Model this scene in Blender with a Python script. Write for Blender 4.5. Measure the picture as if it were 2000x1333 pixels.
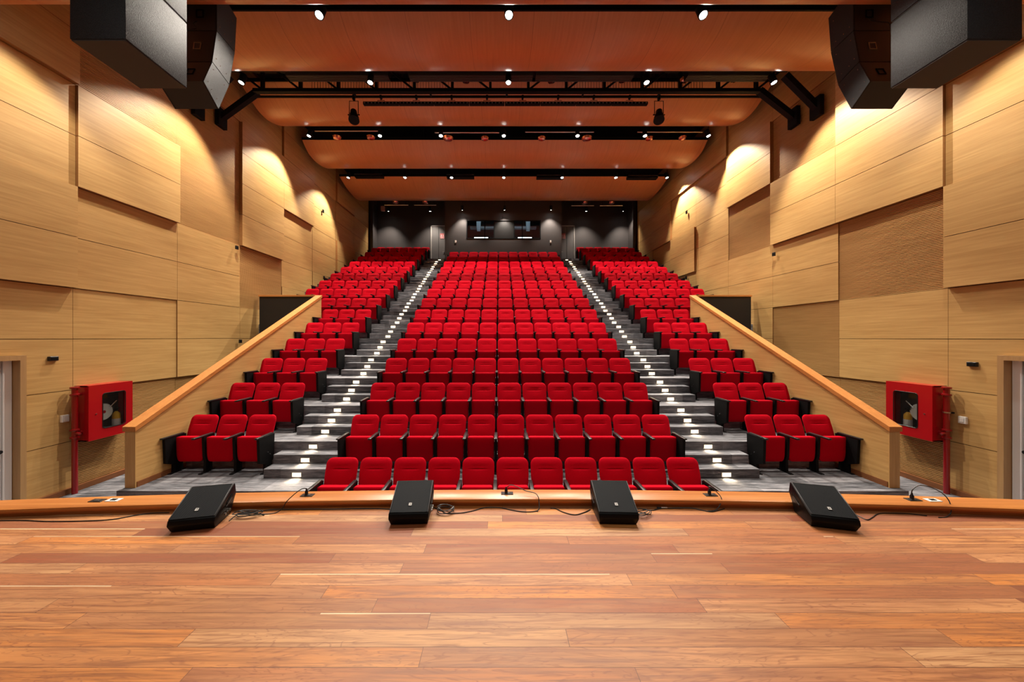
import bpy, bmesh, math, random
from mathutils import Vector, Matrix
random.seed(7)
sc = bpy.context.scene
for o in list(bpy.data.objects): bpy.data.objects.remove(o)
C = sc.collection
PI = math.pi

# ------------------------------------------------------------------ camera
F = 667.0; CX = 975.7; CY = 660.0; CAMX = -0.208; H = 1.7
cam = bpy.data.objects.new('camera', bpy.data.cameras.new('camera')); C.objects.link(cam)
cam.location = (CAMX, 0, H); cam.rotation_euler = (PI/2, 0, 0)
cam.data.sensor_width = 36; cam.data.lens = F/2000*36
cam.data.shift_x = (1000-CX)/2000; cam.data.shift_y = -(666.5-CY)/2000
cam.data.clip_start = 0.05; cam.data.clip_end = 100
sc.camera = cam
# ------------------------------------------------------------------ world and exposure
w = bpy.data.worlds.new('world'); sc.world = w; w.use_nodes = True
w.node_tree.nodes['Background'].inputs[0].default_value = (1.0, 0.86, 0.72, 1)
w.node_tree.nodes['Background'].inputs[1].default_value = 0.04
sc.view_settings.view_transform = 'Standard'; sc.view_settings.look = 'None'
sc.view_settings.gamma = 1.0; sc.view_settings.use_curve_mapping = False
sc.view_settings.exposure = 0.0
# ------------------------------------------------------------------ stage fill: unseen area lights added above the stage
def area(name, loc, rot, sx, sy, e, col):
    l = bpy.data.lights.new(name, 'AREA'); l.shape = 'RECTANGLE'; l.size = sx; l.size_y = sy
    l.energy = e; l.color = col
    o = bpy.data.objects.new(name, l); o.location = loc; o.rotation_euler = rot; C.objects.link(o); return o
area('stage_fill_light', (0, -0.8, 6.6), (math.radians(38), 0, 0), 13, 1.6, 45, (1, .92, .82))
area('stage_top_light', (0, .6, 6.3), (0, 0, 0), 12, 1.2, 135, (1, .94, .86))
SPOT_E = 1650; SPOT_COL = (1.0, .90, .77)

def W(X, Y, z): return (X, Y, z+H)            # z relative to eye height
def onplane(x, y, z=0.0):                     # point of a horizontal plane seen at photo pixel x, y
    Y = F*(H-z)/(y-CY); return Vector(((x-CX)/F*Y+CAMX, Y, z))

# ------------------------------------------------------------------ materials
def nt(name):
    m = bpy.data.materials.new(name); m.use_nodes = True
    n = m.node_tree; return m, n, n.nodes['Principled BSDF']
def mat(name, col, rough=.5, metal=0, spec=.5, emit=None, es=0, coat=0, alpha=None, trans=0, sheen=0):
    m, n, b = nt(name)
    b.inputs['Base Color'].default_value = (*col, 1); b.inputs['Roughness'].default_value = rough
    b.inputs['Metallic'].default_value = metal; b.inputs['Specular IOR Level'].default_value = spec
    b.inputs['Coat Weight'].default_value = coat; b.inputs['Transmission Weight'].default_value = trans
    b.inputs['Sheen Weight'].default_value = sheen
    if emit: b.inputs['Emission Color'].default_value = (*emit, 1); b.inputs['Emission Strength'].default_value = es
    return m
class N:
    def __init__(s, tree): s.t = tree
    def new(s, typ, **kw):
        nd = s.t.nodes.new(typ)
        for k, v in kw.items(): setattr(nd, k, v)
        return nd
    def link(s, a, b): s.t.links.new(a, b)
    def math(s, op, a, b=None, c=None):
        nd = s.new('ShaderNodeMath', operation=op)
        for i, v in enumerate((a, b, c)):
            if v is None: continue
            if isinstance(v, (int, float)): nd.inputs[i].default_value = v
            else: s.link(v, nd.inputs[i])
        return nd.outputs[0]
    def comb(s, x, y, z):
        nd = s.new('ShaderNodeCombineXYZ')
        for i, v in enumerate((x, y, z)):
            if isinstance(v, (int, float)): nd.inputs[i].default_value = v
            else: s.link(v, nd.inputs[i])
        return nd.outputs[0]
    def noise(s, vec, scale=1, detail=4, rough=.6, dist=0):
        nd = s.new('ShaderNodeTexNoise'); s.link(vec, nd.inputs['Vector'])
        nd.inputs['Scale'].default_value = scale; nd.inputs['Detail'].default_value = detail
        nd.inputs['Roughness'].default_value = rough; nd.inputs['Distortion'].default_value = dist
        return nd.outputs['Fac']
    def ramp(s, fac, stops, interp='LINEAR'):
        nd = s.new('ShaderNodeValToRGB'); s.link(fac, nd.inputs[0]); cr = nd.color_ramp; cr.interpolation = interp
        while len(cr.elements) < len(stops): cr.elements.new(0.5)
        for e, (p, c) in zip(cr.elements, stops): e.position = p; e.color = (*c, 1) if len(c) == 3 else c
        return nd.outputs[0]
    def mix(s, f, a, b, blend='MIX'):
        nd = s.new('ShaderNodeMix', data_type='RGBA', blend_type=blend)
        for sock, v in ((nd.inputs[0], f), (nd.inputs[6], a), (nd.inputs[7], b)):
            if isinstance(v, (int, float)): sock.default_value = v
            elif isinstance(v, tuple): sock.default_value = (*v, 1)
            else: s.link(v, sock)
        return nd.outputs[2]
    def bump(s, h, dist, strength=1):
        nd = s.new('ShaderNodeBump'); s.link(h, nd.inputs['Height']); nd.inputs['Distance'].default_value = dist
        nd.inputs['Strength'].default_value = strength; return nd.outputs[0]
def pos(n, kind='pos'):
    if kind == 'pos': g = n.new('ShaderNodeNewGeometry'); out = g.outputs['Position']
    else: g = n.new('ShaderNodeTexCoord'); out = g.outputs['Object']
    sp = n.new('ShaderNodeSeparateXYZ'); n.link(out, sp.inputs[0]); return out, sp.outputs

def veneer(name, a, b, along, rough=.45, k=1.0, spec=.4):
    """fine straight grain: along = axis (0,1,2) the grain follows"""
    m, t, bs = nt(name); n = N(t); _, p = pos(n)
    sc_ = [26, 26, 26]; sc_[along] = 1.1
    v = n.comb(n.math('MULTIPLY', p[0], sc_[0]), n.math('MULTIPLY', p[1], sc_[1]), n.math('MULTIPLY', p[2], sc_[2]))
    f1 = n.noise(v, 1.0*k, 5, .62, .3)
    sc2 = [3, 3, 3]; sc2[along] = .5
    v2 = n.comb(n.math('MULTIPLY', p[0], sc2[0]), n.math('MULTIPLY', p[1], sc2[1]), n.math('MULTIPLY', p[2], sc2[2]))
    f2 = n.noise(v2, 1.0, 3, .5, .8)
    f = n.math('ADD', n.math('MULTIPLY', f1, .7), n.math('MULTIPLY', f2, .3))
    c = n.ramp(f, [(.3, a), (.68, b)])
    n.link(c, bs.inputs['Base Color']); bs.inputs['Roughness'].default_value = rough
    bs.inputs['Specular IOR Level'].default_value = spec
    n.link(n.bump(f1, .0008, .5), bs.inputs['Normal'])
    return m
OAK = veneer('oak_veneer', (.42, .238, .078), (.60, .375, .142), 1)
OAKRIB = veneer('oak_ribbed', (.40, .22, .075), (.56, .33, .125), 1)
OAKV = veneer('oak_vertical', (.42, .238, .078), (.60, .375, .142), 2)
OAKX = veneer('oak_cross', (.42, .238, .078), (.60, .375, .142), 0)
CAPY = veneer('cap_wood', (.42, .155, .04), (.58, .245, .07), 1, .32)
CAPX = veneer('cap_wood_cross', (.50, .19, .045), (.68, .30, .085), 0, .3)
EDGE = veneer('shaded_edge_wood', (.27, .12, .035), (.36, .17, .055), 1, .5)  # shade and warm bounce on panel ends and undersides put into the colour
SKIRT = veneer('skirting_wood', (.17, .06, .022), (.26, .10, .035), 1, .4)
JAMB = veneer('jamb_wood', (.36, .20, .085), (.46, .28, .12), 2)
CURBW = veneer('kerb_wood', (.33, .095, .022), (.58, .23, .06), 0, .28, .6)

def cloud_mat():
    m, t, bs = nt('ceiling_cloud_wood'); n = N(t); _, p = pos(n)
    v = n.comb(n.math('MULTIPLY', p[0], 22), n.math('MULTIPLY', p[1], 1.2), n.math('MULTIPLY', p[2], 1.2))
    f = n.noise(v, 1, 4, .6)
    c = n.ramp(f, [(.3, (.46, .165, .055)), (.7, (.53, .20, .072))])
    fx = n.math('FRACT', n.math('DIVIDE', n.math('ADD', p[0], 20.3), 1.22))
    line = n.math('LESS_THAN', fx, .006)
    c = n.mix(n.math('MULTIPLY', line, .6), c, (.1, .03, .01))
    n.link(c, bs.inputs['Base Color']); bs.inputs['Roughness'].default_value = .33
    bs.inputs['Specular IOR Level'].default_value = .5
    return m
CLOUD = cloud_mat()

def stage_mat():
    m, t, bs = nt('stage_planks'); n = N(t); _, p = pos(n)
    PW = .1165
    ry = n.math('DIVIDE', n.math('ADD', p[1], 10*PW - .0105), PW)
    row = n.math('FLOOR', ry); fy = n.math('FRACT', ry)
    wn = n.new('ShaderNodeTexWhiteNoise', noise_dimensions='1D'); n.link(row, wn.inputs['W'])
    L = n.math('ADD', 1.9, n.math('MULTIPLY', wn.outputs['Value'], .9))
    rx = n.math('DIVIDE', n.math('ADD', p[0], n.math('MULTIPLY', wn.outputs['Value'], 37.0)), L)
    col = n.math('FLOOR', rx); fx = n.math('FRACT', rx)
    wn2 = n.new('ShaderNodeTexWhiteNoise', noise_dimensions='2D'); n.link(n.comb(row, col, 0), wn2.inputs['Vector'])
    idc = n.new('ShaderNodeSeparateColor'); n.link(wn2.outputs['Color'], idc.inputs[0])
    r1, r2 = idc.outputs[0], idc.outputs[1]
    base = n.ramp(r1, [(0, (.20, .040, .012)), (.14, (.27, .070, .022)), (.30, (.42, .145, .042)), (.5, (.52, .235, .090)),
                       (.66, (.40, .165, .055)), (.80, (.62, .215, .034)), (1, (.50, .27, .12))])
    off = n.math('MULTIPLY', r2, 60.0)
    # long fibre
    v = n.comb(n.math('ADD', n.math('MULTIPLY', p[0], 1.6), off), n.math('ADD', n.math('MULTIPLY', p[1], 42), off), off)
    g1 = n.noise(v, 1, 6, .65, .6)
    # figure: rings stretched along the plank
    vf = n.comb(n.math('ADD', n.math('MULTIPLY', p[0], .9), off), n.math('ADD', n.math('MULTIPLY', p[1], 7), off), off)
    g2 = n.noise(vf, 1.3, 3, .5, 1.6)
    rings = n.math('FRACT', n.math('MULTIPLY', g2, 9.0))
    rings = n.math('ABSOLUTE', n.math('SUBTRACT', rings, .5))
    c = n.mix(n.math('MULTIPLY', n.ramp(g1, [(.38, (1, 1, 1)), (.58, (0, 0, 0))]), .75), base, (.20, .065, .02))
    c = n.mix(n.math('MULTIPLY', n.ramp(rings, [(0, (1, 1, 1)), (.14, (0, 0, 0))]), .5), c, (.17, .045, .02))
    g3 = n.noise(n.comb(n.math('ADD', n.math('MULTIPLY', p[0], 1.1), off), n.math('MULTIPLY', p[1], 9), off), 1, 3, .6)
    c = n.mix(n.math('MULTIPLY', n.ramp(g3, [(.52, (0, 0, 0)), (.72, (1, 1, 1))]), .22), c, (.62, .34, .13))
    # knots
    vo = n.new('ShaderNodeTexVoronoi'); vo.inputs['Scale'].default_value = 1.0
    n.link(n.comb(n.math('MULTIPLY', p[0], .9), n.math('MULTIPLY', p[1], 3.4), 0), vo.inputs['Vector'])
    kn = n.ramp(vo.outputs['Distance'], [(0, (1, 1, 1)), (.03, (.7, .7, .7)), (.07, (0, 0, 0))])
    c = n.mix(n.math('MULTIPLY', kn, .6), c, (.10, .035, .025))
    # pale sapwood sliver on a few boards' edges
    sap = n.math('MULTIPLY', n.math('MULTIPLY', n.math('GREATER_THAN', r2, .72), n.math('GREATER_THAN', n.noise(n.comb(n.math('MULTIPLY', p[0], .35), off, 0), 1, 0, .5), .5)), n.math('GREATER_THAN', n.math('ADD', fy, n.math('MULTIPLY', g3, .10)), .975))
    c = n.mix(n.math('MULTIPLY', sap, .8), c, (.85, .62, .38))
    gap = n.math('MAXIMUM', n.math('LESS_THAN', fy, .022), n.math('LESS_THAN', n.math('MULTIPLY', fx, L), .003))
    c = n.mix(n.math('MULTIPLY', gap, .92), c, (.05, .018, .01))
    lowf = n.noise(n.comb(n.math('MULTIPLY', p[0], .7), n.math('ADD', n.math('MULTIPLY', p[1], 3), off), 0), 1, 3, .55)
    c = n.mix(n.math('MULTIPLY', n.ramp(lowf, [(.42, (1, 1, 1)), (.6, (0, 0, 0))]), .40), c, (.22, .08, .035))
    n.link(c, bs.inputs['Base Color'])
    rg = n.math('ADD', .40, n.math('MULTIPLY', g1, .22)); n.link(rg, bs.inputs['Roughness'])
    bs.inputs['Specular IOR Level'].default_value = .45
    h = n.math('SUBTRACT', n.math('MULTIPLY', g1, .2), gap)
    n.link(n.bump(h, .0015, .5), bs.inputs['Normal'])
    return m
STAGE = stage_mat()

def carpet_mat():
    m, t, bs = nt('carpet'); n = N(t); _, p = pos(n)
    v = n.comb(n.math('MULTIPLY', p[0], 2.6), n.math('MULTIPLY', p[1], 24), n.math('MULTIPLY', p[2], 24))
    f = n.noise(v, 1, 5, .7)
    f2 = n.noise(n.comb(n.math('MULTIPLY', p[0], 90), n.math('MULTIPLY', p[1], 90), n.math('MULTIPLY', p[2], 90)), 1, 2, .5)
    # carpet tiles: each square slightly different
    wn = n.new('ShaderNodeTexWhiteNoise', noise_dimensions='2D')
    n.link(n.comb(n.math('FLOOR', n.math('DIVIDE', p[0], 1.0)), n.math('FLOOR', n.math('DIVIDE', p[1], .25)), 0), wn.inputs['Vector'])
    ff = n.math('ADD', n.math('MULTIPLY', f, .8), n.math('MULTIPLY', wn.outputs['Value'], .16))
    c = n.ramp(ff, [(.33, (.055, .056, .062)), (.52, (.175, .175, .190)), (.7, (.38, .375, .39))])
    n.link(c, bs.inputs['Base Color']); bs.inputs['Roughness'].default_value = .95
    bs.inputs['Specular IOR Level'].default_value = .15
    n.link(n.bump(f2, .004, .6), bs.inputs['Normal'])
    return m
CARPET = carpet_mat()

def fabric_mat(name, a, b):
    m, t, bs = nt(name); n = N(t); v, p = pos(n, 'obj')
    f = n.noise(v, 220, 2, .5)
    n.link(n.ramp(f, [(.3, a), (.7, b)]), bs.inputs['Base Color'])
    bs.inputs['Roughness'].default_value = .85; bs.inputs['Sheen Weight'].default_value = .04
    bs.inputs['Sheen Tint'].default_value = (1, .12, .15, 1); bs.inputs['Sheen Roughness'].default_value = .4
    bs.inputs['Specular IOR Level'].default_value = .06
    n.link(n.bump(f, .001, .3), bs.inputs['Normal'])
    return m
RED = fabric_mat('red_upholstery', (.37, .0004, .008), (.52, .0006, .012))
SHELL = mat('seat_shell', (.05, .004, .006), .5)
BLKP = mat('black_plastic', (.009, .009, .010), .35, 0, .4)
BLKM = mat('black_metal', (.005, .005, .0055), .6, 0, .12)
BLKW = mat('black_ceiling', (.006, .006, .006), .8)
DARKW = mat('dark_wall_paint', (.036, .028, .027), .7)
DOORG = mat('grey_door_panel', (.10, .09, .088), .5)
STEEL = mat('steel', (.55, .52, .48), .3, 1)
CHROME = mat('chrome', (.8, .8, .8), .15, 1)
WHITEP = mat('white_plastic', (.80, .78, .74), .4)
WDOOR = mat('white_door_paint', (.9, .9, .9), .45)
REDM = mat('red_cabinet_paint', (.42, .003, .007), .32, 0, .5, coat=.3)
REDP = mat('red_pipe_paint', (.27, .002, .005), .3, 0, .5, coat=.4)
YEL = mat('yellow_cylinder_paint', (.80, .42, .02), .35)
GLASS = mat('glass', (.9, .95, .95), .03, trans=1.0)
PINKG = mat('copper_reflector', (.75, .33, .25), .22, 1)
LENS = mat('lamp_lens', (1, 1, 1), .4, emit=(1, .96, .9), es=45)
STEPL = mat('step_lamp_diffuser', (1, .95, .85), .4, emit=(1, .80, .55), es=2.2)
TUBEL = mat('booth_lamp', (1, 1, 1), .4, emit=(.8, .92, 1), es=6)
BLUEB = mat('booth_beam_paint', (.35, .45, .52), .5)
BOOTH = mat('booth_interior', (.03, .035, .04), .8)
SIGNR = mat('sign_red', (.45, .10, .10), .5)
SIGNW = mat('sign_white', (.75, .62, .6), .5)
BLACKPANEL = mat('parapet_black_panel', (.010, .009, .009), .55)
def speckle_mat(name, base, lo, hi, sc_, rough):
    m, t, bs = nt(name); n = N(t); v, p = pos(n, 'obj')
    f = n.noise(v, sc_, 3, .7)
    n.link(n.ramp(f, [(.4, lo), (.66, hi)]), bs.inputs['Base Color'])
    bs.inputs['Roughness'].default_value = rough
    bs.inputs['Specular IOR Level'].default_value = .32
    n.link(n.bump(f, .004, 1.0), bs.inputs['Normal']); return m
SUBM = speckle_mat('speaker_texture_paint', 0, (.004, .0045, .006), (.028, .030, .036), 105, .5)
ARRM = speckle_mat('array_side_paint', 0, (.007, .008, .009), (.022, .023, .026), 140, .4)
ARRB = mat('array_rear_panel', (.03, .029, .028), .38)
UNDER = mat('speaker_underside', (.028, .020, .017), .6)
def grille_mat():
    m, t, bs = nt('speaker_grille'); n = N(t); v, p = pos(n, 'obj')
    fx = n.math('SINE', n.math('MULTIPLY', p[0], 1300)); fy = n.math('SINE', n.math('MULTIPLY', p[1], 900))
    h = n.math('MULTIPLY', fx, fy)
    n.link(n.ramp(h, [(0, (.003, .0045, .006)), (.9, (.009, .013, .018))]), bs.inputs['Base Color'])
    bs.inputs['Roughness'].default_value = .5; bs.inputs['Specular IOR Level'].default_value = .12
    n.link(n.bump(h, .001, .6), bs.inputs['Normal']); return m
GRILLE = grille_mat()
MONB = mat('monitor_body', (.004, .0045, .005), .42, 0, .15)
MONE = mat('monitor_edge', (.045, .047, .05), .35)

# ------------------------------------------------------------------ mesh helpers
class MB:
    def __init__(s): s.bm = bmesh.new()
    def face_set(s, vs, fs):
        v = [s.bm.verts.new(p) for p in vs]
        for f in fs:
            try: s.bm.faces.new([v[i] for i in f])
            except ValueError: pass
        return s
    def box(s, x0, x1, y0, y1, z0, z1, bev=0, seg=2):
        if x0 > x1: x0, x1 = x1, x0
        if y0 > y1: y0, y1 = y1, y0
        if z0 > z1: z0, z1 = z1, z0
        if bev:
            b = bmesh.new()
            vs = [b.verts.new(p) for p in [(x0,y0,z0),(x1,y0,z0),(x1,y1,z0),(x0,y1,z0),(x0,y0,z1),(x1,y0,z1),(x1,y1,z1),(x0,y1,z1)]]
            for f in [(0,3,2,1),(4,5,6,7),(0,1,5,4),(1,2,6,5),(2,3,7,6),(3,0,4,7)]: b.faces.new([vs[i] for i in f])
            bmesh.ops.bevel(b, geom=list(b.edges), offset=bev, segments=seg, affect='EDGES', profile=.5)
            me = bpy.data.meshes.new('t'); b.to_mesh(me); b.free(); s.bm.from_mesh(me); bpy.data.meshes.remove(me)
        else:
            s.face_set([(x0,y0,z0),(x1,y0,z0),(x1,y1,z0),(x0,y1,z0),(x0,y0,z1),(x1,y0,z1),(x1,y1,z1),(x0,y1,z1)],
                       [(0,3,2,1),(4,5,6,7),(0,1,5,4),(1,2,6,5),(2,3,7,6),(3,0,4,7)])
        return s
    def prism_x(s, pts, x0, x1):
        """pts: (y,z) polygon extruded along x"""
        n = len(pts)
        vs = [(x0, y, z) for y, z in pts]+[(x1, y, z) for y, z in pts]
        fs = [tuple(range(n)), tuple(range(2*n-1, n-1, -1))]+[(i, (i+1) % n, n+(i+1) % n, n+i) for i in range(n)]
        return s.face_set(vs, fs)
    def prism_y(s, pts, y0, y1):
        n = len(pts)
        vs = [(x, y0, z) for x, z in pts]+[(x, y1, z) for x, z in pts]
        fs = [tuple(range(n)), tuple(range(2*n-1, n-1, -1))]+[(i, (i+1) % n, n+(i+1) % n, n+i) for i in range(n)]
        return s.face_set(vs, fs)
    def cyl(s, a, b, r, r2=None, seg=16, cap=True):
        a = Vector(a); b = Vector(b); r2 = r if r2 is None else r2
        d = (b-a).normalized(); u = d.orthogonal().normalized(); v = d.cross(u)
        vs = []
        for c, rr in ((a, r), (b, r2)):
            for i in range(seg):
                t = 2*PI*i/seg; vs.append(c+u*math.cos(t)*rr+v*math.sin(t)*rr)
        fs = [(i, (i+1) % seg, seg+(i+1) % seg, seg+i) for i in range(seg)]
        if cap: fs += [tuple(range(seg-1, -1, -1)), tuple(range(seg, 2*seg))]
        return s.face_set(vs, fs)
    def tube(s, pts, r, seg=6, closed=False):
        P = [Vector(p) for p in pts]; n = len(P); vs = []; prev = None
        for i, p in enumerate(P):
            if closed: d = (P[(i+1) % n]-P[i-1]).normalized()
            else: d = (P[min(i+1, n-1)]-P[max(i-1, 0)]).normalized()
            u = d.orthogonal().normalized() if prev is None else (prev-d*prev.dot(d)).normalized()
            prev = u; v = d.cross(u)
            for k in range(seg):
                t = 2*PI*k/seg; vs.append(p+u*math.cos(t)*r+v*math.sin(t)*r)
        fs = []
        for i in range(n if closed else n-1):
            a = i*seg; b = ((i+1) % n)*seg
            for k in range(seg): fs.append((a+k, a+(k+1) % seg, b+(k+1) % seg, b+k))
        if not closed: fs += [tuple(range(seg-1, -1, -1)), tuple(range((n-1)*seg, n*seg))]
        return s.face_set(vs, fs)
    def lathe(s, prof, c=(0, 0, 0), seg=20, axis='z'):
        vs = []; c = Vector(c)
        for r, z in prof:
            for i in range(seg):
                t = 2*PI*i/seg
                p = (r*math.cos(t), r*math.sin(t), z)
                if axis == 'x': p = (z, r*math.cos(t), r*math.sin(t))
                if axis == 'y': p = (r*math.cos(t), z, r*math.sin(t))
                vs.append(c+Vector(p))
        fs = []
        for j in range(len(prof)-1):
            for i in range(seg): fs.append((j*seg+i, j*seg+(i+1) % seg, (j+1)*seg+(i+1) % seg, (j+1)*seg+i))
        fs += [tuple(range(seg-1, -1, -1)), tuple(range((len(prof)-1)*seg, len(prof)*seg))]
        return s.face_set(vs, fs)
    def build(s, name, m, parent=None, smooth=False, loc=None):
        bmesh.ops.recalc_face_normals(s.bm, faces=s.bm.faces)
        me = bpy.data.meshes.new(name); s.bm.to_mesh(me); s.bm.free()
        me.materials.append(m)
        if smooth:
            for p in me.polygons: p.use_smooth = True
            try: me.set_sharp_from_angle(angle=math.radians(40))
            except Exception: pass
        o = bpy.data.objects.new(name, me); C.objects.link(o)
        if parent: o.parent = parent
        if loc: o.location = loc
        return o
def tag(o, label=None, cat=None, group=None, kind=None):
    if label: o['label'] = label
    if cat: o['category'] = cat
    if group: o['group'] = group
    if kind: o['kind'] = kind
    return o
def thing(name, loc, label, cat, group=None, rz=0):
    o = bpy.data.objects.new(name, None); C.objects.link(o); o.location = loc; o.rotation_euler = (0, 0, rz)
    o.empty_display_size = .1
    return tag(o, label, cat, group)
def struct(o): o['kind'] = 'structure'; return o
def spline(pts, k=6):
    P = [Vector(p) for p in pts]; out = []
    for i in range(len(P)-1):
        p0, p1, p2, p3 = P[max(i-1, 0)], P[i], P[i+1], P[min(i+2, len(P)-1)]
        for j in range(k):
            t = j/k
            out.append(.5*((2*p1)+(-p0+p2)*t+(2*p0-5*p1+4*p2-p3)*t*t+(-p0+3*p1-3*p2+p3)*t**3))
    out.append(P[-1]); return out

ORD = ['zeroth', 'first', 'second', 'third', 'fourth', 'fifth', 'sixth', 'seventh', 'eighth', 'ninth', 'tenth', 'eleventh', 'twelfth',
       'thirteenth', 'fourteenth', 'fifteenth', 'sixteenth', 'seventeenth', 'eighteenth', 'nineteenth', 'twentieth']
TENS = {2: 'twenty', 3: 'thirty', 4: 'forty'}
def ordinal(i):
    if i <= 20: return ORD[i]
    if i % 10 == 0: return {30: 'thirtieth', 40: 'fortieth'}[i]
    return TENS[i//10]+'-'+ORD[i % 10]

# ------------------------------------------------------------------ heights and depths of the tiers (z relative to the eye)
D = .967; RISE = .482; GF = -2.922
def fl(n):
    if n == 17: return 4.63
    return GF+(n-1)*RISE
def riser(n): return 5.47+D*(n-2)                 # depth of the front edge of tier n
WL = 8.23
# ------------------------------------------------------------------ floors
def curb_y(x, y0): return y0-x*x/(2*56.0)
b = MB()     # stage deck with a bowed front edge
xs = [i*8.45/24 for i in range(-24, 25)]
top = [(x, -4.0, 0) for x in xs]; fr = [(x, curb_y(x, 3.60), 0) for x in xs]; bot = [(x, curb_y(x, 3.60), GF+H) for x in xs]; bk=[(x, -4.0, GF+H) for x in xs]
n_ = len(xs); vs = bk+top+fr+bot; fs = []
for j in range(3):
    for i in range(n_-1): fs.append((j*n_+i, j*n_+i+1, (j+1)*n_+i+1, (j+1)*n_+i))
for i in range(n_-1): fs.append((3*n_+i, 3*n_+i+1, i+1, i))
b.face_set(vs, fs).build('floor', STAGE)
struct(bpy.data.objects['floor'])
struct(MB().box(-8.4, 8.4, 2.9, 22.4, GF+H-.3, GF+H-.001).build('floor.001', CARPET))
for n in range(2, 18):
    y0 = riser(n) if n > 2 else 5.43; y1 = riser(n+1) if n < 17 else 22.35
    if n == 15: y1 = riser(16)
    b = MB(); z1 = fl(n)+H
    wid = 6.30 if n < 8 else WL+.1
    if n == 8:
        b.box(-6.30, 6.30, y0, y1, GF+H, z1); b.box(6.30, WL+.1, 11.46, y1, GF+H, z1); b.box(-6.30, -WL-.1, 11.46, y1, GF+H, z1)
    else: b.box(-wid, wid, y0, y1, GF+H, z1)
    o = struct(b.build('floor', CARPET))

# ------------------------------------------------------------------ ceiling and far enclosure
struct(MB().box(-8.8, 8.8, -4, 22.6, 8.9+H, 9.1+H).build('ceiling', BLKW))

# ------------------------------------------------------------------ side walls
BAY = [-1.76, .30, 2.36, 4.42, 6.48, 8.56, 10.62, 12.68, 14.76, 16.84, 18.92, 21.05]
def rz(r): return -2.92+.965*r
LVX = {-.6: 8.335, 0: 8.305, .5: 8.297, .7: 8.293, 1: 8.285, 1.5: 8.255, 2: 8.205, 2.5: 8.165}
def lvx(l): return LVX[l]
RIBP = .0335
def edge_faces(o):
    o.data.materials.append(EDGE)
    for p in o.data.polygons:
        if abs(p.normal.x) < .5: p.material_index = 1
def wall_side(side, panels):
    s = -1 if side == 'left' else 1
    base = struct(MB().box(s*8.40, s*8.65, -4, 22.5, GF+H, 9.0+H).build('wall_'+side, SKIRT))
    for (bi, r0, r1, lv, typ) in panels:
        y0, y1 = BAY[bi]+.003, BAY[bi+1]-.003; x = lvx(lv); b = MB(); m = OAK
        if typ == 'p':
            for r in range(r0, r1+1):
                ya, yb = y0, y1
                za, zb = rz(r)+.0055, rz(r+1)-.0055
                if bi == 3 and r <= 2:        # beside the door opening
                    if r < 2: ya = 5.79
                    else:
                        b.box(s*x, s*8.40, y0, y1, -.30+H, zb+H); b.box(s*x, s*8.40, 5.79, y1, za+H, -.30+H); continue
                b.box(s*x, s*8.40, ya, yb, za+H, zb+H)
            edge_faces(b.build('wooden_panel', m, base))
        else:
            z0, z1 = rz(r0)+.003+H, rz(r1+1)-.003+H
            k = round((z1-z0)/RIBP); p = (z1-z0)/k; pts = []
            for i in range(k):
                a = z0+i*p
                pts += [(x, a), (x, a+p*.60), (x+.020, a+p*.62), (x+.020, a+p*.98)]
            pts.append((x, z1)); 
            poly = pts+[(8.40, z1), (8.40, z0)]
            vs = [(s*px, y0, pz) for px, pz in poly]+[(s*px, y1, pz) for px, pz in poly]; q = len(poly)
            b.face_set(vs, [(i, (i+1) % q, q+(i+1) % q, q+i) for i in range(q)])
            # end caps as quads per rib
            for yy in (y0, y1):
                for i in range(k):
                    a = z0+i*p
                    b.face_set([(s*x, yy, a), (s*x, yy, a+p*.7), (s*8.40, yy, a+p*.7), (s*8.40, yy, a)], [(0, 1, 2, 3)])
                    b.face_set([(s*(x+.016), yy, a+p*.7), (s*(x+.016), yy, a+p), (s*8.40, yy, a+p), (s*8.40, yy, a+p*.7)], [(0, 1, 2, 3)])
            b.build('ribbed_panel', OAKRIB, base)
    return base
# (bay index, first row, last row, level, plain / ribbed); bay 3 is the first one in view
LEFT = []
for bi in (0, 1, 2):
    LEFT += [(bi, 3, 11, 1, 'p')]
LEFT += [(3, 0, 3, 0, 'p'), (3, 4, 5, 2, 'p'), (3, 6, 7, 1.5, 'p'), (3, 8, 11, 2.5, 'p'),
  (4, 0, 1, -.6, 'r'), (4, 2, 3, 0, 'p'), (4, 4, 5, 1, 'p'), (4, 6, 7, 2, 'p'), (4, 8, 9, 0, 'r'), (4, 10, 11, 1, 'p'),
  (5, 0, 1, -.6, 'r'), (5, 2, 3, 1, 'p'), (5, 4, 5, 1, 'p'), (5, 6, 9, 0, 'r'), (5, 10, 11, 1, 'p'),
  (6, 0, 1, 0, 'p'), (6, 2, 3, 1, 'p'), (6, 4, 5, 0, 'r'), (6, 6, 7, 2, 'p'), (6, 8, 9, 2, 'p'), (6, 10, 11, 1, 'p'),
  (7, 2, 4, 1, 'p'), (7, 5, 7, 0, 'p'), (7, 8, 11, 2, 'p'),
  (8, 2, 5, 1, 'p'), (8, 6, 9, 0.5, 'p'), (8, 10, 11, 1, 'p'),
  (9, 2, 5, 1, 'p'), (9, 6, 7, 2, 'p'), (9, 8, 9, 1, 'p'), (9, 10, 11, 2, 'p'),
  (10, 5, 11, 1, 'p')]
RIGHT = []
for bi in (0, 1, 2): RIGHT += [(bi, 3, 11, 1, 'p')]
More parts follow.
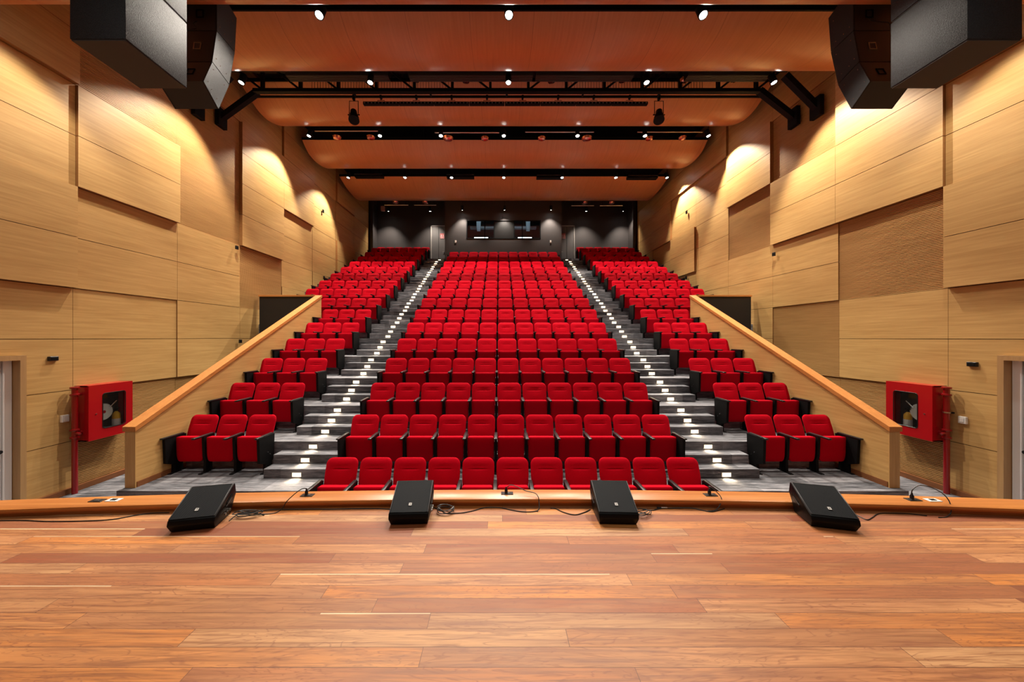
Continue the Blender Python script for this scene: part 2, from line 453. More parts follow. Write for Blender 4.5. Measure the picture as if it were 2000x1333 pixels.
RIGHT += [(3, 0, 3, 0, 'p'), (3, 4, 5, 2, 'p'), (3, 6, 7, 1.5, 'p'), (3, 8, 11, 2.5, 'p'),
  (4, 0, 1, -.6, 'r'), (4, 2, 3, 0, 'p'), (4, 4, 5, 0, 'r'), (4, 6, 7, 2, 'p'), (4, 8, 11, 2, 'p'),
  (5, 0, 1, -.6, 'r'), (5, 2, 3, 0, 'r'), (5, 4, 5, 1, 'p'), (5, 6, 7, 2, 'p'), (5, 8, 9, 0, 'r'), (5, 10, 11, 1, 'p'),
  (6, 0, 3, 1, 'p'), (6, 4, 5, 1, 'p'), (6, 6, 7, 0, 'r'), (6, 8, 9, 2, 'p'), (6, 10, 11, 1, 'p'),
  (7, 2, 5, 1, 'p'), (7, 6, 9, .7, 'p'), (7, 10, 11, 2, 'p'),
  (8, 2, 5, 1, 'p'), (8, 6, 7, 2, 'p'), (8, 8, 9, .7, 'p'), (8, 10, 11, 2, 'p'),
  (9, 2, 7, 0, 'p'), (9, 8, 11, 2, 'p'), (10, 5, 11, 1, 'p')]
wall_side('left', LEFT); wall_side('right', RIGHT)
for s, nm in ((-1, 'left'), (1, 'right')):
    b = MB(); b.box(s*8.24, s*8.315, 5.76, 11.34, GF+H, GF+H+.10); struct(b.build('baseboard_'+nm, SKIRT))

# side doors on the wall beside the stage (deep recess with a white leaf)
def side_door(s, idx):
    root = bpy.data.objects.new('door_%d' % idx, None); C.objects.link(root); root.location = (s*8.5, 5.2, GF+H); struct(root)
    def loc(o): o.location = (-s*8.5, -5.2, -(GF+H)); return o
    b = MB()
    # frame: flat trim round the opening, jamb lining inside
    b.box(s*8.22, s*8.40, 5.71, 5.785, GF+H, -.30+H); b.box(s*8.22, s*8.40, 4.42, 5.71, -.38+H, -.305+H)
    loc(b.build('door_frame', JAMB, root))
    for ya, yb in ((4.43, 5.575), (5.60, 5.705)):
        lf = loc(MB().box(s*8.352, s*8.395, ya, yb, GF+H, -.385+H, .004, 1).build('door_leaf', WDOOR, root))
        if ya < 5:
            hb = MB(); hb.cyl((s*8.352, 5.53, -1.86+H), (s*8.29, 5.53, -1.86+H), .03); hb.cyl((s*8.30, 5.53, -1.86+H), (s*8.30, 5.38, -1.86+H), .014)
            o = hb.build('door_handle', BLKP, lf, True); o.matrix_parent_inverse = Matrix.Identity(4)
side_door(-1, 1); side_door(1, 2)

# ------------------------------------------------------------------ back of the hall
BY = 22.3
b = MB(); b.box(-8.6, 8.6, BY, BY+.2, 4.3+H, 8.95+H); struct(b.build('wall_back', DARKW))
for s, nm in ((-1, 'back_left'), (1, 'back_right')):
    b = MB(); b.box(s*8.19, s*8.42, 21.06, BY, 4.5+H, 8.95+H); b.box(s*8.02, s*8.25, 21.06, 21.16, 4.63+H, 8.95+H)
    struct(b.build('wall_'+nm, DARKW))
# control booth: front wall with a window opening, side walls, floor, ceiling
BF = 19.55; WX0, WX1, WZ0, WZ1 = -2.11, 2.15, 5.66, 6.72
b = MB()
b.box(-3.34, WX0, BF, BF+.15, 3.8+H, 8.9+H); b.box(WX1, 3.34, BF, BF+.15, 3.8+H, 8.9+H)
b.box(WX0, WX1, BF, BF+.15, 3.8+H, WZ0+H); b.box(WX0, WX1, BF, BF+.15, WZ1+H, 8.9+H)
b.box(-3.34, -3.24, BF+.15, BY, 3.8+H, 8.9+H); b.box(3.24, 3.34, BF+.15, BY, 3.8+H, 8.9+H)
struct(b.build('wall_booth', DARKW))
b = MB(); b.box(-3.2, 3.2, BF+.2, BY-.05, 4.7+H, 4.75+H); b.box(-3.2, 3.2, BF+.2, BY-.05, 7.3+H, 7.35+H); b.box(-3.2, 3.2, BY-.1, BY-.05, 4.7+H, 7.3+H)
struct(b.build('wall_booth_inner', BOOTH))
win = bpy.data.objects.new('window_1', None); C.objects.link(win); struct(win); win.location = (0, BF, WZ0+H)
b = MB(); fy0, fy1 = -.02, .06
x0, x1, zt = WX0, WX1, WZ1-WZ0
b.box(x0, x1, fy0, fy1, 0, .04); b.box(x0, x1, fy0, fy1, zt-.04, zt); b.box(x0, x0+.05, fy0, fy1, 0, zt); b.box(x1-.05, x1, fy0, fy1, 0, zt)
for xm in (-1.05, -.52, .62, 1.09): b.box(xm-.025, xm+.025, fy0, fy1, .04, zt-.04)
b.build('window_frame', BLKM, win)
MB().box(-.52, .62, .02, .05, .04, zt-.04).build('blind_panel', mat('booth_dark_panel', (.006, .005, .005), .45), win)
MB().box(x0+.05, -.55, .015, .022, .04, zt-.04).build('window_pane', GLASS, win)
MB().box(.65, x1-.05, .015, .022, .04, zt-.04).build('window_pane', GLASS, win)
# things inside the booth seen through the glass
for s, lab in ((-1, 'left'), (1, 'right')):
    cx = s*1.25+.02
    o = MB().box(s*1.33-.42, s*1.33+.42, BF+1.2, BF+1.25, 6.07+H, 6.105+H, .01).build('desk_lamp_tube', TUBEL)
    tag(o, 'bright white light bar inside the %s half of the control booth window' % lab, 'light', 'booth light bars')
    o = MB().box(cx-.8, cx+.8, BF+1.6, BF+1.9, 6.78+H, 6.90+H, .01).build('ceiling_beam', BLUEB)
    tag(o, 'pale blue horizontal beam behind the %s half of the booth window' % lab, 'beam', 'booth beams')
    o = MB().prism_y([(cx-s*(-.35), 6.5+H), (cx-s*(-.15), 6.5+H), (cx-s*(-.10), 7.2+H), (cx-s*(-.38), 7.2+H)], BF+1.0, BF+1.3).build('duct', BLUEB)
    tag(o, 'pale blue sloping duct behind the %s half of the booth window' % lab, 'duct', 'booth ducts')
for s, lab in ((-1, 'left'), (1, 'right')):
    l = bpy.data.lights.new('booth_light', 'POINT'); l.energy = 9; l.color = (.75, .9, 1); l.shadow_soft_size = .02
    o = bpy.data.objects.new('booth_light', l); o.location = (s*1.2, BF+.3, 7.0+H); C.objects.link(o)
o = MB().box(-3.0, 3.0, BF+.5, BF+1.1, 5.45+H, 5.50+H, .01).build('booth_counter', BOOTH)
tag(o, 'dark counter inside the control booth below the window', 'counter')
# white switches on booth wall
for xx, lab in ((-2.72, 'left'), (2.71, 'right')):
    t = thing('wall_switch', (xx, BF, 5.50+H), 'small white switch box on the dark booth wall, %s of the window' % lab, 'switch')
    MB().box(-.045, .045, -.035, 0, -.07, .07, .008).build('switch_box', WHITEP, t)
    MB().box(-.02, .02, -.041, -.034, -.03, .03, .003).build('rocker', WHITEP, t)
# back doors
for s, idx, lab in ((-1, 3, 'left'), (1, 4, 'right')):
    x0 = s*3.72; x1 = s*4.62; zt = 7.25
    root = bpy.data.objects.new('door_%d' % idx, None); C.objects.link(root); root.location = ((x0+x1)/2, BY, 4.63+H); struct(root)
    hw = .45; h = zt-4.63
    lf = MB().box(-hw, hw, -.06, 0, 0, h).build('door_leaf', DOORG, root)
    MB().box(-.012, .012, -.064, -.055, 0, h-.05).build('leaf_groove', BLKM, lf)
    b = MB(); b.box(-hw-.06, -hw, -.09, 0, 0, h+.06); b.box(hw, hw+.06, -.09, 0, 0, h+.06); b.box(-hw-.06, hw+.06, -.09, 0, h, h+.06)
    b.build('door_frame', mat('door_frame_grey', (.32, .29, .27), .4), root)
    MB().cyl((-s*.36, -.06, .95), (-s*.36, -.12, .95), .025).cyl((-s*.36, -.11, .95), (-s*.26, -.11, .95), .012).build('door_handle', STEEL, lf, True)
    t = thing('door_sign', (x0+s*.22, BY-.065, 6.62+H), 'small reddish pictogram sign on the grey door at the top of the %s aisle' % lab, 'sign')
    MB().box(-.13, .13, -.012, 0, -.17, .17, .004).build('sign_plate', SIGNR, t)
    b = MB()
    for k in (-1, 1):   # two simple running figures: head, body, legs
        cx = k*.06
        b.cyl((cx, -.016, .09), (cx, -.012, .09), .016)
        b.prism_y([(cx-.03, -.02), (cx+.03, -.02), (cx+.012, .065), (cx-.012, .065)], -.016, -.012)
        b.prism_y([(cx-.03, -.02), (cx-.012, -.02), (cx-.034, -.08), (cx-.048, -.08)], -.016, -.012)
        b.prism_y([(cx+.012, -.02), (cx+.03, -.02), (cx+.048, -.08), (cx+.034, -.08)], -.016, -.012)
    b.box(-.10, .10, -.016, -.012, -.15, -.115)
    b.build('pictogram', SIGNW, t)

# ------------------------------------------------------------------ stage kerb
b = MB(); n_ = len(xs)
prof = [(3.445, 0), (3.445, .036), (3.425, .042), (3.418, .06), (3.425, .078), (3.445, .088), (3.62, .088), (3.62, 0)]
vs = []
for x in xs:
    for (py, pz) in prof: vs.append((x, curb_y(x, py), pz))
q = len(prof); fs = []
for i in range(n_-1):
    for k in range(q): fs.append((i*q+k, i*q+(k+1) % q, (i+1)*q+(k+1) % q, (i+1)*q+k))
b.face_set(vs, fs); o = struct(b.build('trim_1', CURBW, None, True))

def box_plate(x, white, label):
    y = curb_y(x, 3.53); t = thing('floor_socket', (x, y, .088), label, 'socket', 'sockets let into the stage kerb')
    MB().box(-.062, .062, -.032, .032, 0, .006, .002).build('socket_plate', WHITEP if white else BLKP, t)
    MB().box(-.028, .028, -.016, .016, .006, .010, .002).build('socket_insert', BLKM if white else MONE, t)
    return t
OUT = [(-4.18, 0, 'black socket plate without a plug at the left end of the wooden stage kerb'),
       (-4.03, 1, 'white socket plate beside a black one at the left end of the stage kerb'),
       (-2.17, 0, 'black socket plate with a plug, on the kerb between left corner and second monitors'),
       (-.13, 0, 'black socket plate with a plug, on the kerb between the two middle monitors'),
       (1.95, 0, 'black socket plate with a plug, on the kerb between the two right monitors'),
       (3.90, 0, 'black socket plate with a looping cable, on the kerb right of the last monitor'),
       (4.08, 1, 'white socket plate on the stage kerb, right of the last monitor')]
for a in OUT: box_plate(*a)

# ------------------------------------------------------------------ railings beside the tiers
for s, nm in ((-1, 'left'), (1, 'right')):
    t = thing('stair_railing_wall', (s*6.2, 5.55, fl(2)+H), 'sloping oak clad balustrade wall with an orange wood cap, along the %s seats' % nm, 'balustrade')
    L = 11.34-5.55; zb = -1.44-.075-fl(2); ze = 1.41-.075-fl(2)
    pts = [(0, 0), (0, zb), (L, ze), (L, -.2)]
    MB().prism_x([(0, 0), (0, zb), (L, ze), (L, .0)], -.075, .075).build('body', OAK, t)
    MB().box(-.085, .085, -.012, .0, 0, zb).build('end_post', OAKV, t)
    c = MB(); c.prism_x([(-.03, zb-.005), (-.03, zb+.072), (L+.0, ze+.075), (L+.0, ze)], -.105, .105)
    c.build('cap', CAPY, t)
    c = MB(); c.box(-s*.078-.008, -s*.078+.008, .02, .95, 0, .09); c.build('skirting', SKIRT, t)
    t = thing('parapet', (s*7.25, 11.40, GF+H), 'black panelled parapet with a wood cap between %s balustrade and side wall' % nm, 'parapet')
    hp = 1.36-GF
    MB().box(-.94, .90, -.05, .05, 0, hp).build('panel', BLACKPANEL, t)
    MB().box(-.96, .92, -.08, .08, hp, hp+.06, .006).build('cap', CAPX, t)

# ------------------------------------------------------------------ aisle stairs and step lamps
lamp_proto = None
for s, nm in ((-1, 'left'), (1, 'right')):
    st = thing('staircase', (s*3.7, 5.9, fl(2)+H), 'grey carpeted stairs of the %s aisle with lit risers' % nm, 'stairs')
    k = 0
    lampsp = []
    for g in range(1, 16):
        base = fl(g+1); top_ = fl(g+2) if g < 15 else 4.63; yb = riser(g+2)
        ys = [yb-.52, yb-.26, yb] if g < 15 else [yb-.26, yb]
        xa, xb_ = (-.60, .60) if g < 15 else ((-.34, .60) if s > 0 else (-.60, .34))
        rr = (top_-base)/len(ys)
        for i, y in enumerate(ys):
            if i < len(ys)-1:
                MB().box(xa, xb_, y-5.9, yb-5.9, base+rr*i-fl(2), base+rr*(i+1)-fl(2), .006, 1).build('step', CARPET, st)
            lampsp.append((y, base+rr*i+rr*.42))
    for k, (y, z) in enumerate(lampsp):
        lab = 'lit step lamp in the %s aisle, %s riser from the bottom' % (nm, ordinal(k+1))
        if lamp_proto is None:
            t = thing('step_lamp', (0, 0, 0), lab, 'step lamp', 'step lamps in the aisle risers')
            MB().box(-.085, .085, -.008, 0, -.042, .042, .003).build('bezel', STEEL, t)
            MB().box(-.073, .073, -.011, -.006, -.032, .032).build('diffuser', STEPL, t)
            lamp_proto = t
        else:
            t = lamp_proto.copy(); C.objects.link(t); t['label'] = lab
            for ch in list(lamp_proto.children):
                if ch.type != 'MESH': continue
                c2 = ch.copy(); C.objects.link(c2); c2.parent = t
        t.location = (s*3.72, y-.001, z+H)
        l = bpy.data.lights.new('step_glow', 'SPOT'); l.energy = 12; l.color = (1, .78, .5); l.shadow_soft_size = .03
        l.spot_size = math.radians(125); l.spot_blend = .8
        lo = bpy.data.objects.new('step_glow', l); lo.parent = t; lo.location = (0, -.05, .03)
        lo.rotation_euler = (math.radians(-22), 0, 0); C.objects.link(lo)

# ------------------------------------------------------------------ theatre seats
def cushion(mb, zs, halfw, yf, thick, groove=None, nx=15, puff=.03, bottom_r=.03, top_r=.1, fall=.03):
    """front skin is a grid (x across, z up) that bulges towards -y; closed round the back"""
    z0, z1 = zs[0], zs[-1]
    def hw(z):
        w_ = halfw(z)
        if z > z1-top_r: w_ -= top_r-math.sqrt(max(top_r**2-(z-(z1-top_r))**2, 0))
        if z < z0+bottom_r: w_ -= bottom_r-math.sqrt(max(bottom_r**2-((z0+bottom_r)-z)**2, 0))
        return w_
    ss = [math.sin(PI/2*(-1+2*i/(nx-1))) for i in range(nx)]
    front = []; back = []
    for z in zs:
        w_ = hw(z)
        for t in ss:
            x = w_*t; d = min(halfw(z)-abs(x), z1-z, z-z0)
            # distance measured to the rounded outline
            d = min(w_-abs(x), z1-z+.0, z-z0)
            f = 1-math.exp(-max(d, 0)/fall)
            y = yf(z)+puff*(1-f)
            if groove: y += groove(x, z)
            front.append((x, y, z)); back.append((x*.96, yf(z)+thick, z0+(z-z0)*.99))
    nz = len(zs); vs = front+back; o = len(front); fs = []
    for j in range(nz-1):
        for i in range(nx-1):
            a = j*nx+i; fs.append((a, a+1, a+nx+1, a+nx)); fs.append((o+a, o+a+nx, o+a+nx+1, o+a+1))
    for i in range(nx-1):
        fs.append((i, o+i, o+i+1, i+1)); a = (nz-1)*nx+i; fs.append((a, a+1, o+a+1, o+a))
    for j in range(nz-1):
        a = j*nx; fs.append((a, a+nx, o+a+nx, o+a)); a += nx-1; fs.append((a, o+a, o+a+nx, a+nx))
    mb.face_set(vs, fs); return mb
def g_line(x, z):
    t = max(0, 1-(abs(x)/.145)**4) if abs(x) < .145 else 0
    return t*(.022*math.exp(-((z-.815)/.007)**2)+.010*max(0, 1-abs(z-.845)/.04)) - .010*math.exp(-((z-.70)/.09)**2)*max(0, 1-(x/.2)**2)
bz = [.44, .445, .455, .47, .50, .55, .60, .65, .70, .74, .77, .79, .80, .807, .811, .815, .819, .824, .832, .845, .865, .885, .905, .925, .94, .952, .961, .967, .97]
back_me = cushion(MB(), bz, lambda z: .243+.014*min(1, (z-.44)/.3), lambda z: .105+(z-.44)*.36, .055, g_line, 17, .028, .02, .095).build('backrest', RED, None, True).data
shell_me = cushion(MB(), [.40, .42, .5, .6, .7, .8, .88, .92, .945, .955], lambda z: .235, lambda z: .152+(z-.44)*.36, .028, None, 9, .0, .02, .09).build('back_shell', SHELL, None, True).data
sz = [.195, .2, .21, .225, .25, .30, .37, .44, .52, .57, .60, .615, .628, .637, .643, .645]
seat_me = cushion(MB(), sz, lambda z: .218+.022*min(1, (z-.195)/.12), lambda z: -.035-.03*(z-.195), .105, None, 13, .02, .05, .03, .018).build('seat', RED, None, True).data
arm_me = MB().box(-.029, .029, -.27, .15, .655, .685, .010, 2).box(-.02, .02, .10, .17, .60, .668, .006, 1).build('armrest', BLKP, None, True).data
std_me = MB().prism_x([(-.03, 0), (.12, 0), (.11, .22), (.15, .28), (.17, .655), (-.06, .655), (-.045, .30), (-.02, .22)], -.024, .024).build('standard', BLKM).data
end_me = MB().prism_x([(-.06, 0), (.13, 0), (.12, .16), (.17, .22), (.19, .655), (-.22, .655), (-.20, .22), (-.05, .16)], -.024, .024).build('end_panel', BLKM).data
foot_me = MB().box(-.034, .034, -.13, .17, 0, .014, .004, 1).build('foot_plate', BLKM).data
bolt_me = MB().cyl((-.03, .0, .36), (.03, .0, .36), .009, seg=8).cyl((-.03, .07, .30), (.03, .07, .30), .009, seg=8).build('hinge_bolt', CHROME).data
for nm in ('backrest', 'back_shell', 'seat', 'armrest', 'standard', 'end_panel', 'foot_plate', 'hinge_bolt'):
    o = bpy.data.objects.get(nm)
    if o: bpy.data.objects.remove(o)
def child(nm, me, parent, x=0):
    o = bpy.data.objects.new(nm, me); C.objects.link(o); o.parent = parent; o.location = (x, 0, 0); return o
def seat(x, y, z, label, group, left_end=False, last=False, near=False):
    t = bpy.data.objects.new('theatre_seat', None); C.objects.link(t); t.location = (x, y, z); t.empty_display_size = .1
    tag(t, label, 'seat', group)
    child('backrest', back_me, t); child('back_shell', shell_me, t); child('seat', seat_me, t)
    for sx, yes, end in ((-.275, True, left_end), (.275, last, last)):
        if not yes: continue
        child('armrest', arm_me, t, sx); child('end_panel' if end else 'standard', end_me if end else std_me, t, sx)
        child('foot_plate', foot_me, t, sx)
        if near: child('hinge_bolt', bolt_me, t, sx)
    return t
def sy(n): return 6.2+D*(n-2)
for n in range(1, 16):
    rowname = 'front row' if n == 1 else ('back row' if n == 15 else ordinal(n)+' row')
    for k in range(11):
        pos_ = 'leftmost' if k == 0 else ('rightmost' if k == 10 else ('middle' if k == 5 else ordinal(k+1)+' from left'))
        seat((k-5)*.55, sy(n), fl(n)+H, 'red folding theatre seat, %s in the %s of the centre block' % (pos_, rowname),
             'seats of the centre block', k == 0, k == 10, n < 5)
for s, nm in ((-1, 'left'), (1, 'right')):
    for n in range(2, 18):
        cnt = 3 if n < 8 else 6
        rowname = 'front row' if n == 2 else ('back row' if n == 17 else ordinal(n-1)+' row')
        for k in range(cnt):
            if n == 8 and k >= 4: continue            # behind the balustrade
            inner = 4.44 if n < 17 else 4.50
            ax = inner+.275+k*.55
            pos_ = 'nearest the aisle' if k == 0 else ('farthest from the aisle' if k == cnt-1 else ordinal(k+1)+' from the aisle')
            lastk = cnt-1 if n != 8 else 3
            if s < 0: le, la = (k == lastk), (k == 0)
            else: le, la = (k == 0), (k == lastk)
            seat(s*ax, sy(n)+(.0 if n < 17 else .1), fl(n)+H, 'red folding seat %s in the %s of the %s side block' % (pos_, rowname, nm),
                 'seats of the %s side block' % nm, le, la, n < 5)

# ------------------------------------------------------------------ ceiling clouds
CL = [  # profile points (Y, z) relative to eye height, front edge first
 ('nearest the stage, mostly out of view', [(3.5, 5.7), (3.8, 5.2), (4.15, 4.93), (4.5, 4.80), (4.8, 4.80), (5.02, 4.905), (5.1, 5.0)]),
 ('largest in view, second from the stage', [(6.42, 6.14), (6.75, 5.99), (7.2, 5.97), (7.7, 6.10), (8.1, 6.33), (8.4, 6.59), (8.62, 6.84)]),
 ('third from the stage, behind the lighting truss', [(10.12, 7.59), (10.5, 7.39), (10.89, 7.235), (11.3, 7.215), (11.75, 7.34), (12.15, 7.53), (12.36, 7.68)]),
 ('fourth from the stage', [(13.3, 7.71), (13.72, 7.44), (14.3, 7.36), (14.85, 7.44), (15.3, 7.58), (15.68, 7.78)]),
 ('last one, above the rear rows', [(16.4, 7.75), (16.85, 7.60), (17.4, 7.49), (18.1, 7.44), (18.55, 7.49), (18.88, 7.575)])]
for lab, pr in CL:
    sp = [(p.x, p.y) for p in spline([(a, c, 0) for a, c in pr], 6)]
    y0 = sp[0][0]
    t = thing('acoustic_cloud', (0, y0, sp[0][1]+H), 'curved orange wood ceiling reflector panel, '+lab, 'ceiling panel', 'wooden ceiling reflectors')
    hwid = 7.9
    low = [(a-y0, c-sp[0][1]) for a, c in sp]; up = [(a, c+.05) for a, c in low]
    b = MB(); poly = low+up[::-1]; q = len(poly); m_ = len(low)
    vs = [(-hwid, a, c) for a, c in poly]+[(hwid, a, c) for a, c in poly]
    fs = [(i, (i+1) % q, q+(i+1) % q, q+i) for i in range(q)]
    for i in range(m_-1): fs += [(i, i+1, q-2-i, q-1-i), (q+i, q+i+1, q+q-2-i, q+q-1-i)]
    b.face_set(vs, fs).build('panel', CLOUD, t, True)
    b = MB(); b.box(-hwid, hwid, -.03, .0, -.005, .09); b.build('edge_profile', BLKM, t)
    b = MB()
    ym = low[m_//2]
    for xx in (-6.5, -3.2, 0, 3.2, 6.5):
        for yy, zz in (up[3], up[-4]): b.cyl((xx, yy, zz), (xx, yy, 8.95-sp[0][1]), .008, seg=6)
    b.build('hanger_rod', BLKM, t)

# ------------------------------------------------------------------ downlights
dl_proto = None
def downlight(X, Y, z, label, energy=1.0, tilt=-12, side=0, cone=84, blend=.45):
    global dl_proto
    if dl_proto is None:
        t = thing('downlight', (0, 0, 0), label, 'ceiling light', 'round downlights between the ceiling panels')
        MB().lathe([(.045, .26), (.078, .25), (.08, .01), (.074, 0), (.066, .0), (.064, .03), (.05, .032)], seg=20).build('housing', BLKM, t, True)
        MB().lathe([(.001, .012), (.062, .012), (.062, .018), (.001, .018)], seg=20).build('lens', LENS, t)
        dl_proto = t
    else:
        t = dl_proto.copy(); C.objects.link(t); t['label'] = label
        for ch in list(dl_proto.children):
            if ch.type == 'MESH' and not ch.name.startswith('hanging_rod'): c2 = ch.copy(); C.objects.link(c2); c2.parent = t
    t.location = (X, Y, z+H)
    c3 = MB().cyl((0, 0, .25), (0, 0, 8.9-z), .008, seg=6).build('hanging_rod', BLKM, t)
    side = 9 if X < -6 else (-9 if X > 6 else 0)
    rot = (math.radians(tilt), math.radians(side), 0)
    for ch in t.children:
        if not ch.name.startswith('hanging_rod'): ch.rotation_euler = rot
    l = bpy.data.lights.new('downlight_beam', 'SPOT'); l.energy = SPOT_E*energy; l.color = SPOT_COL
    l.spot_size = math.radians(cone); l.spot_blend = blend; l.shadow_soft_size = .05
    lo = bpy.data.objects.new('downlight_beam', l); lo.parent = t; lo.location = (0, 0, -.01); C.objects.link(lo)
    lo.rotation_euler = rot
    return t
def place_row(xsv, y, Y, which, en=1.0, tilt=-12):
    z = (CY-y)/F*Y
    names = {5: ['leftmost', 'second from left', 'middle', 'second from right', 'rightmost'],
             7: ['leftmost', 'second from left', 'third from left', 'middle', 'third from right', 'second from right', 'rightmost'],
             3: ['leftmost', 'middle', 'rightmost']}[len(xsv)]
    for x, nm in zip(xsv, names):
        out = nm in ('leftmost', 'rightmost')
        if out and Y < 7: downlight((-7.1 if x < CX else 7.1), 5.62, 5.45, 'round white downlight, %s %s' % (nm, which), .23, -6, 0, 100); continue
        downlight((x-CX)/F*Y+CAMX, Y, z, 'round white downlight, %s %s' % (nm, which), en*(.62 if out and Y < 7 else 1), -12 if out else tilt, 0, 87 if out and Y < 10 else 84)
place_row([205, 623, 994, 1374, 1770], 30, 6.05, 'in the row nearest the stage', .40, -25)
place_row([471, 723, 993, 1263, 1512], 162, 9.0, 'in the row beside the lighting truss', 1.0)
place_row([603, 742, 861, 984, 1128, 1260, 1384], 266, 12.5, 'in the third row from the stage', .8)
place_row([680, 791, 882, 984, 1098, 1203, 1303], 347.5, 15.9, 'in the fourth row from the stage', .8)
z = (CY-411)/F*19.1
for x, nm in ((903, 'left'), (985.5, 'middle'), (1076, 'right')):
    downlight((x-CX)/F*19.1+CAMX, 19.1, z, 'round white downlight, %s one of three in front of the booth window' % nm, .2, 14, 0, 88, .8)
for x, nm in ((759, 'outer left'), (840, 'inner left'), (1145, 'inner right'), (1217, 'outer right')):
    downlight((x-CX)/F*21.4+CAMX, 21.4, (CY-413)/F*21.4, 'small downlight over the rearmost side seats, %s' % nm, .28, 10, 0, 92, .8)

# ------------------------------------------------------------------ lighting truss and catwalk in the gap
TY = 9.72; zl = 7.02; zu = 7.62
t = thing('lighting_truss', (0, TY, zl+H), 'long black steel lighting truss spanning the hall under the ceiling', 'truss')
b = MB(); b.box(-7.2, 7.3, -.06, .06, -.045, .05); b.build('lower_chord', BLKM, t)
b = MB(); b.box(-7.2, 7.3, -.06, .06, zu-zl-.05, zu-zl+.05); b.build('upper_chord', BLKM, t)
b = MB(); b.box(-7.2, 7.3, -.90, -.80, -.08, .0); b.box(-7.2, 7.3, -.90, -.80, .55, .65); b.build('front_chord', BLKM, t)
xx = -6.95; i = 0
while xx < 7.2:
    b = MB(); b.box(xx-.035, xx+.035, -.05, .05, 0, zu-zl)
    sgn = 1 if xx < 0 else -1
    b.cyl((xx, 0, .03), (xx-sgn*.72, 0, zu-zl), .028, seg=8)
    b.build('truss_web', BLKM, t); xx += 1.08
mesh_ = MB()
for xx in [(-5.6+.08*i) for i in range(50)]: mesh_.box(xx-.004, xx+.004, .09, .10, .0, zu-zl)
for xx in [(1.7+.08*i) for i in range(50)]: mesh_.box(xx-.004, xx+.004, .09, .10, .0, zu-zl)
mesh_.build('wire_mesh', BLKM, t)
PY = 9.98; pz = (CY-189)/F*PY
b = MB(); b.cyl((-7.6, PY-TY, pz-zl), (7.45, PY-TY, pz-zl), .035, seg=10)
b.build('lighting_pipe', BLKM, t)
for xx in (-4.4, -2.2, 0, 2.2, 4.4):
    MB().cyl((xx-(.12 if xx > 0 else -.12)*0, PY-TY, pz-zl), (xx, .0, 0), .03, seg=8).build('pipe_hanger', BLKM, t)
# braces to the walls
def brace(s, Yb, x_in, z_in, z_out, lab):
    t = thing('wall_brace', (s*8.2, Yb, z_out+H), lab, 'bracket', 'black knee braces between truss and wall')
    dx = s*(x_in-8.2); dz = z_in-z_out
    d = Vector((dx, 0, dz)).normalized(); nrm = Vector((-d.z, 0, d.x))*.075
    a = Vector((0, 0, 0)); e = Vector((dx, 0, dz))
    b = MB(); P = [a+nrm, a-nrm, e-nrm, e+nrm]
    b.prism_y([(p.x, p.z) for p in P], -.07, .07); b.build('strut', BLKM, t)
    MB().box(-.06 if s > 0 else -.05, .05 if s > 0 else .06, -.15, .15, -.26, .26).build('wall_plate', BLKM, t)
brace(-1, 9.8, 7.15, 7.06, 6.30, 'black diagonal brace from the rear of the truss to the left wall')
brace(1, 9.75, 7.20, 7.06, 6.28, 'black diagonal brace from the rear of the truss to the right wall')
brace(1, 9.05, 7.35, 6.95, 6.10, 'black diagonal brace from the front of the truss to the right wall')
brace(-1, 9.05, 7.35, 6.95, 6.10, 'black diagonal brace nearest the stage on the left wall, mostly behind the speakers')
# air grilles
for (xa, xb, lab) in ((563, 760, 'leftmost'), (800, 1040, 'second from left'), (1046, 1235, 'third from left'), (1340, 1500, 'rightmost')):
    Yg = 9.27; X0 = (xa-CX)/F*Yg+CAMX; X1 = (xb-CX)/F*Yg+CAMX; z0 = (CY-155)/F*Yg
    t = thing('air_grille', ((X0+X1)/2, Yg, z0+H), 'long dark ribbed air grille above the truss, '+lab, 'air grille', 'air grilles above the truss')
    hw = (X1-X0)/2
    MB().box(-hw, hw, -.12, .12, .03, .30).build('casing', BLKM, t)
    b = MB()
    for k in range(6): b.box(-hw, hw, -.13, -.118, .04+k*.045, .06+k*.045)
    for k in range(5): b.box(-hw, hw, -.11+k*.05, -.09+k*.05, .015, .03)
    b.build('louvre', mat('grille_louvre', (.05, .042, .038), .5), t)
# LED bars on the pipe
LY = 9.98; zb = (CY-203)/F*LY
xs_ = [710, 779, 848, 917, 986, 1056, 1125, 1195, 1265]
for i in range(8):
    X0 = (xs_[i]-CX)/F*LY+CAMX; X1 = (xs_[i+1]-CX)/F*LY+CAMX-.01
    nm = ['leftmost', 'second from left', 'third from left', 'fourth from left', 'fourth from right', 'third from right', 'second from right', 'rightmost'][i]
    t = thing('led_bar', ((X0+X1)/2, LY, zb+H), 'thin black stage light bar hanging under the truss pipe, %s of the row' % nm, 'light bar', 'light bars under the truss')
    hw = (X1-X0)/2
    MB().box(-hw, hw, -.05, .05, -.04, .04, .006, 1).build('bar_body', BLKM, t)
    b = MB()
    for k in range(10):
        xx = -hw+(k+.5)*2*hw/10; b.cyl((xx, -.052, 0), (xx, -.05, 0), .022, seg=10)
    b.build('lenses', mat('led_lens', (.16, .13, .12), .2), t)
    b = MB(); b.tube([(-.1, 0, .04), (-.1, 0, .10), (.1, 0, .10), (.1, 0, .04)], .008); b.cyl((0, 0, .10), (0, 0, pz-zb-.03), .012, seg=8)
    b.box(-.03, .03, -.04, .04, pz-zb-.06, pz-zb+.03); b.build('clamp', BLKM, t)
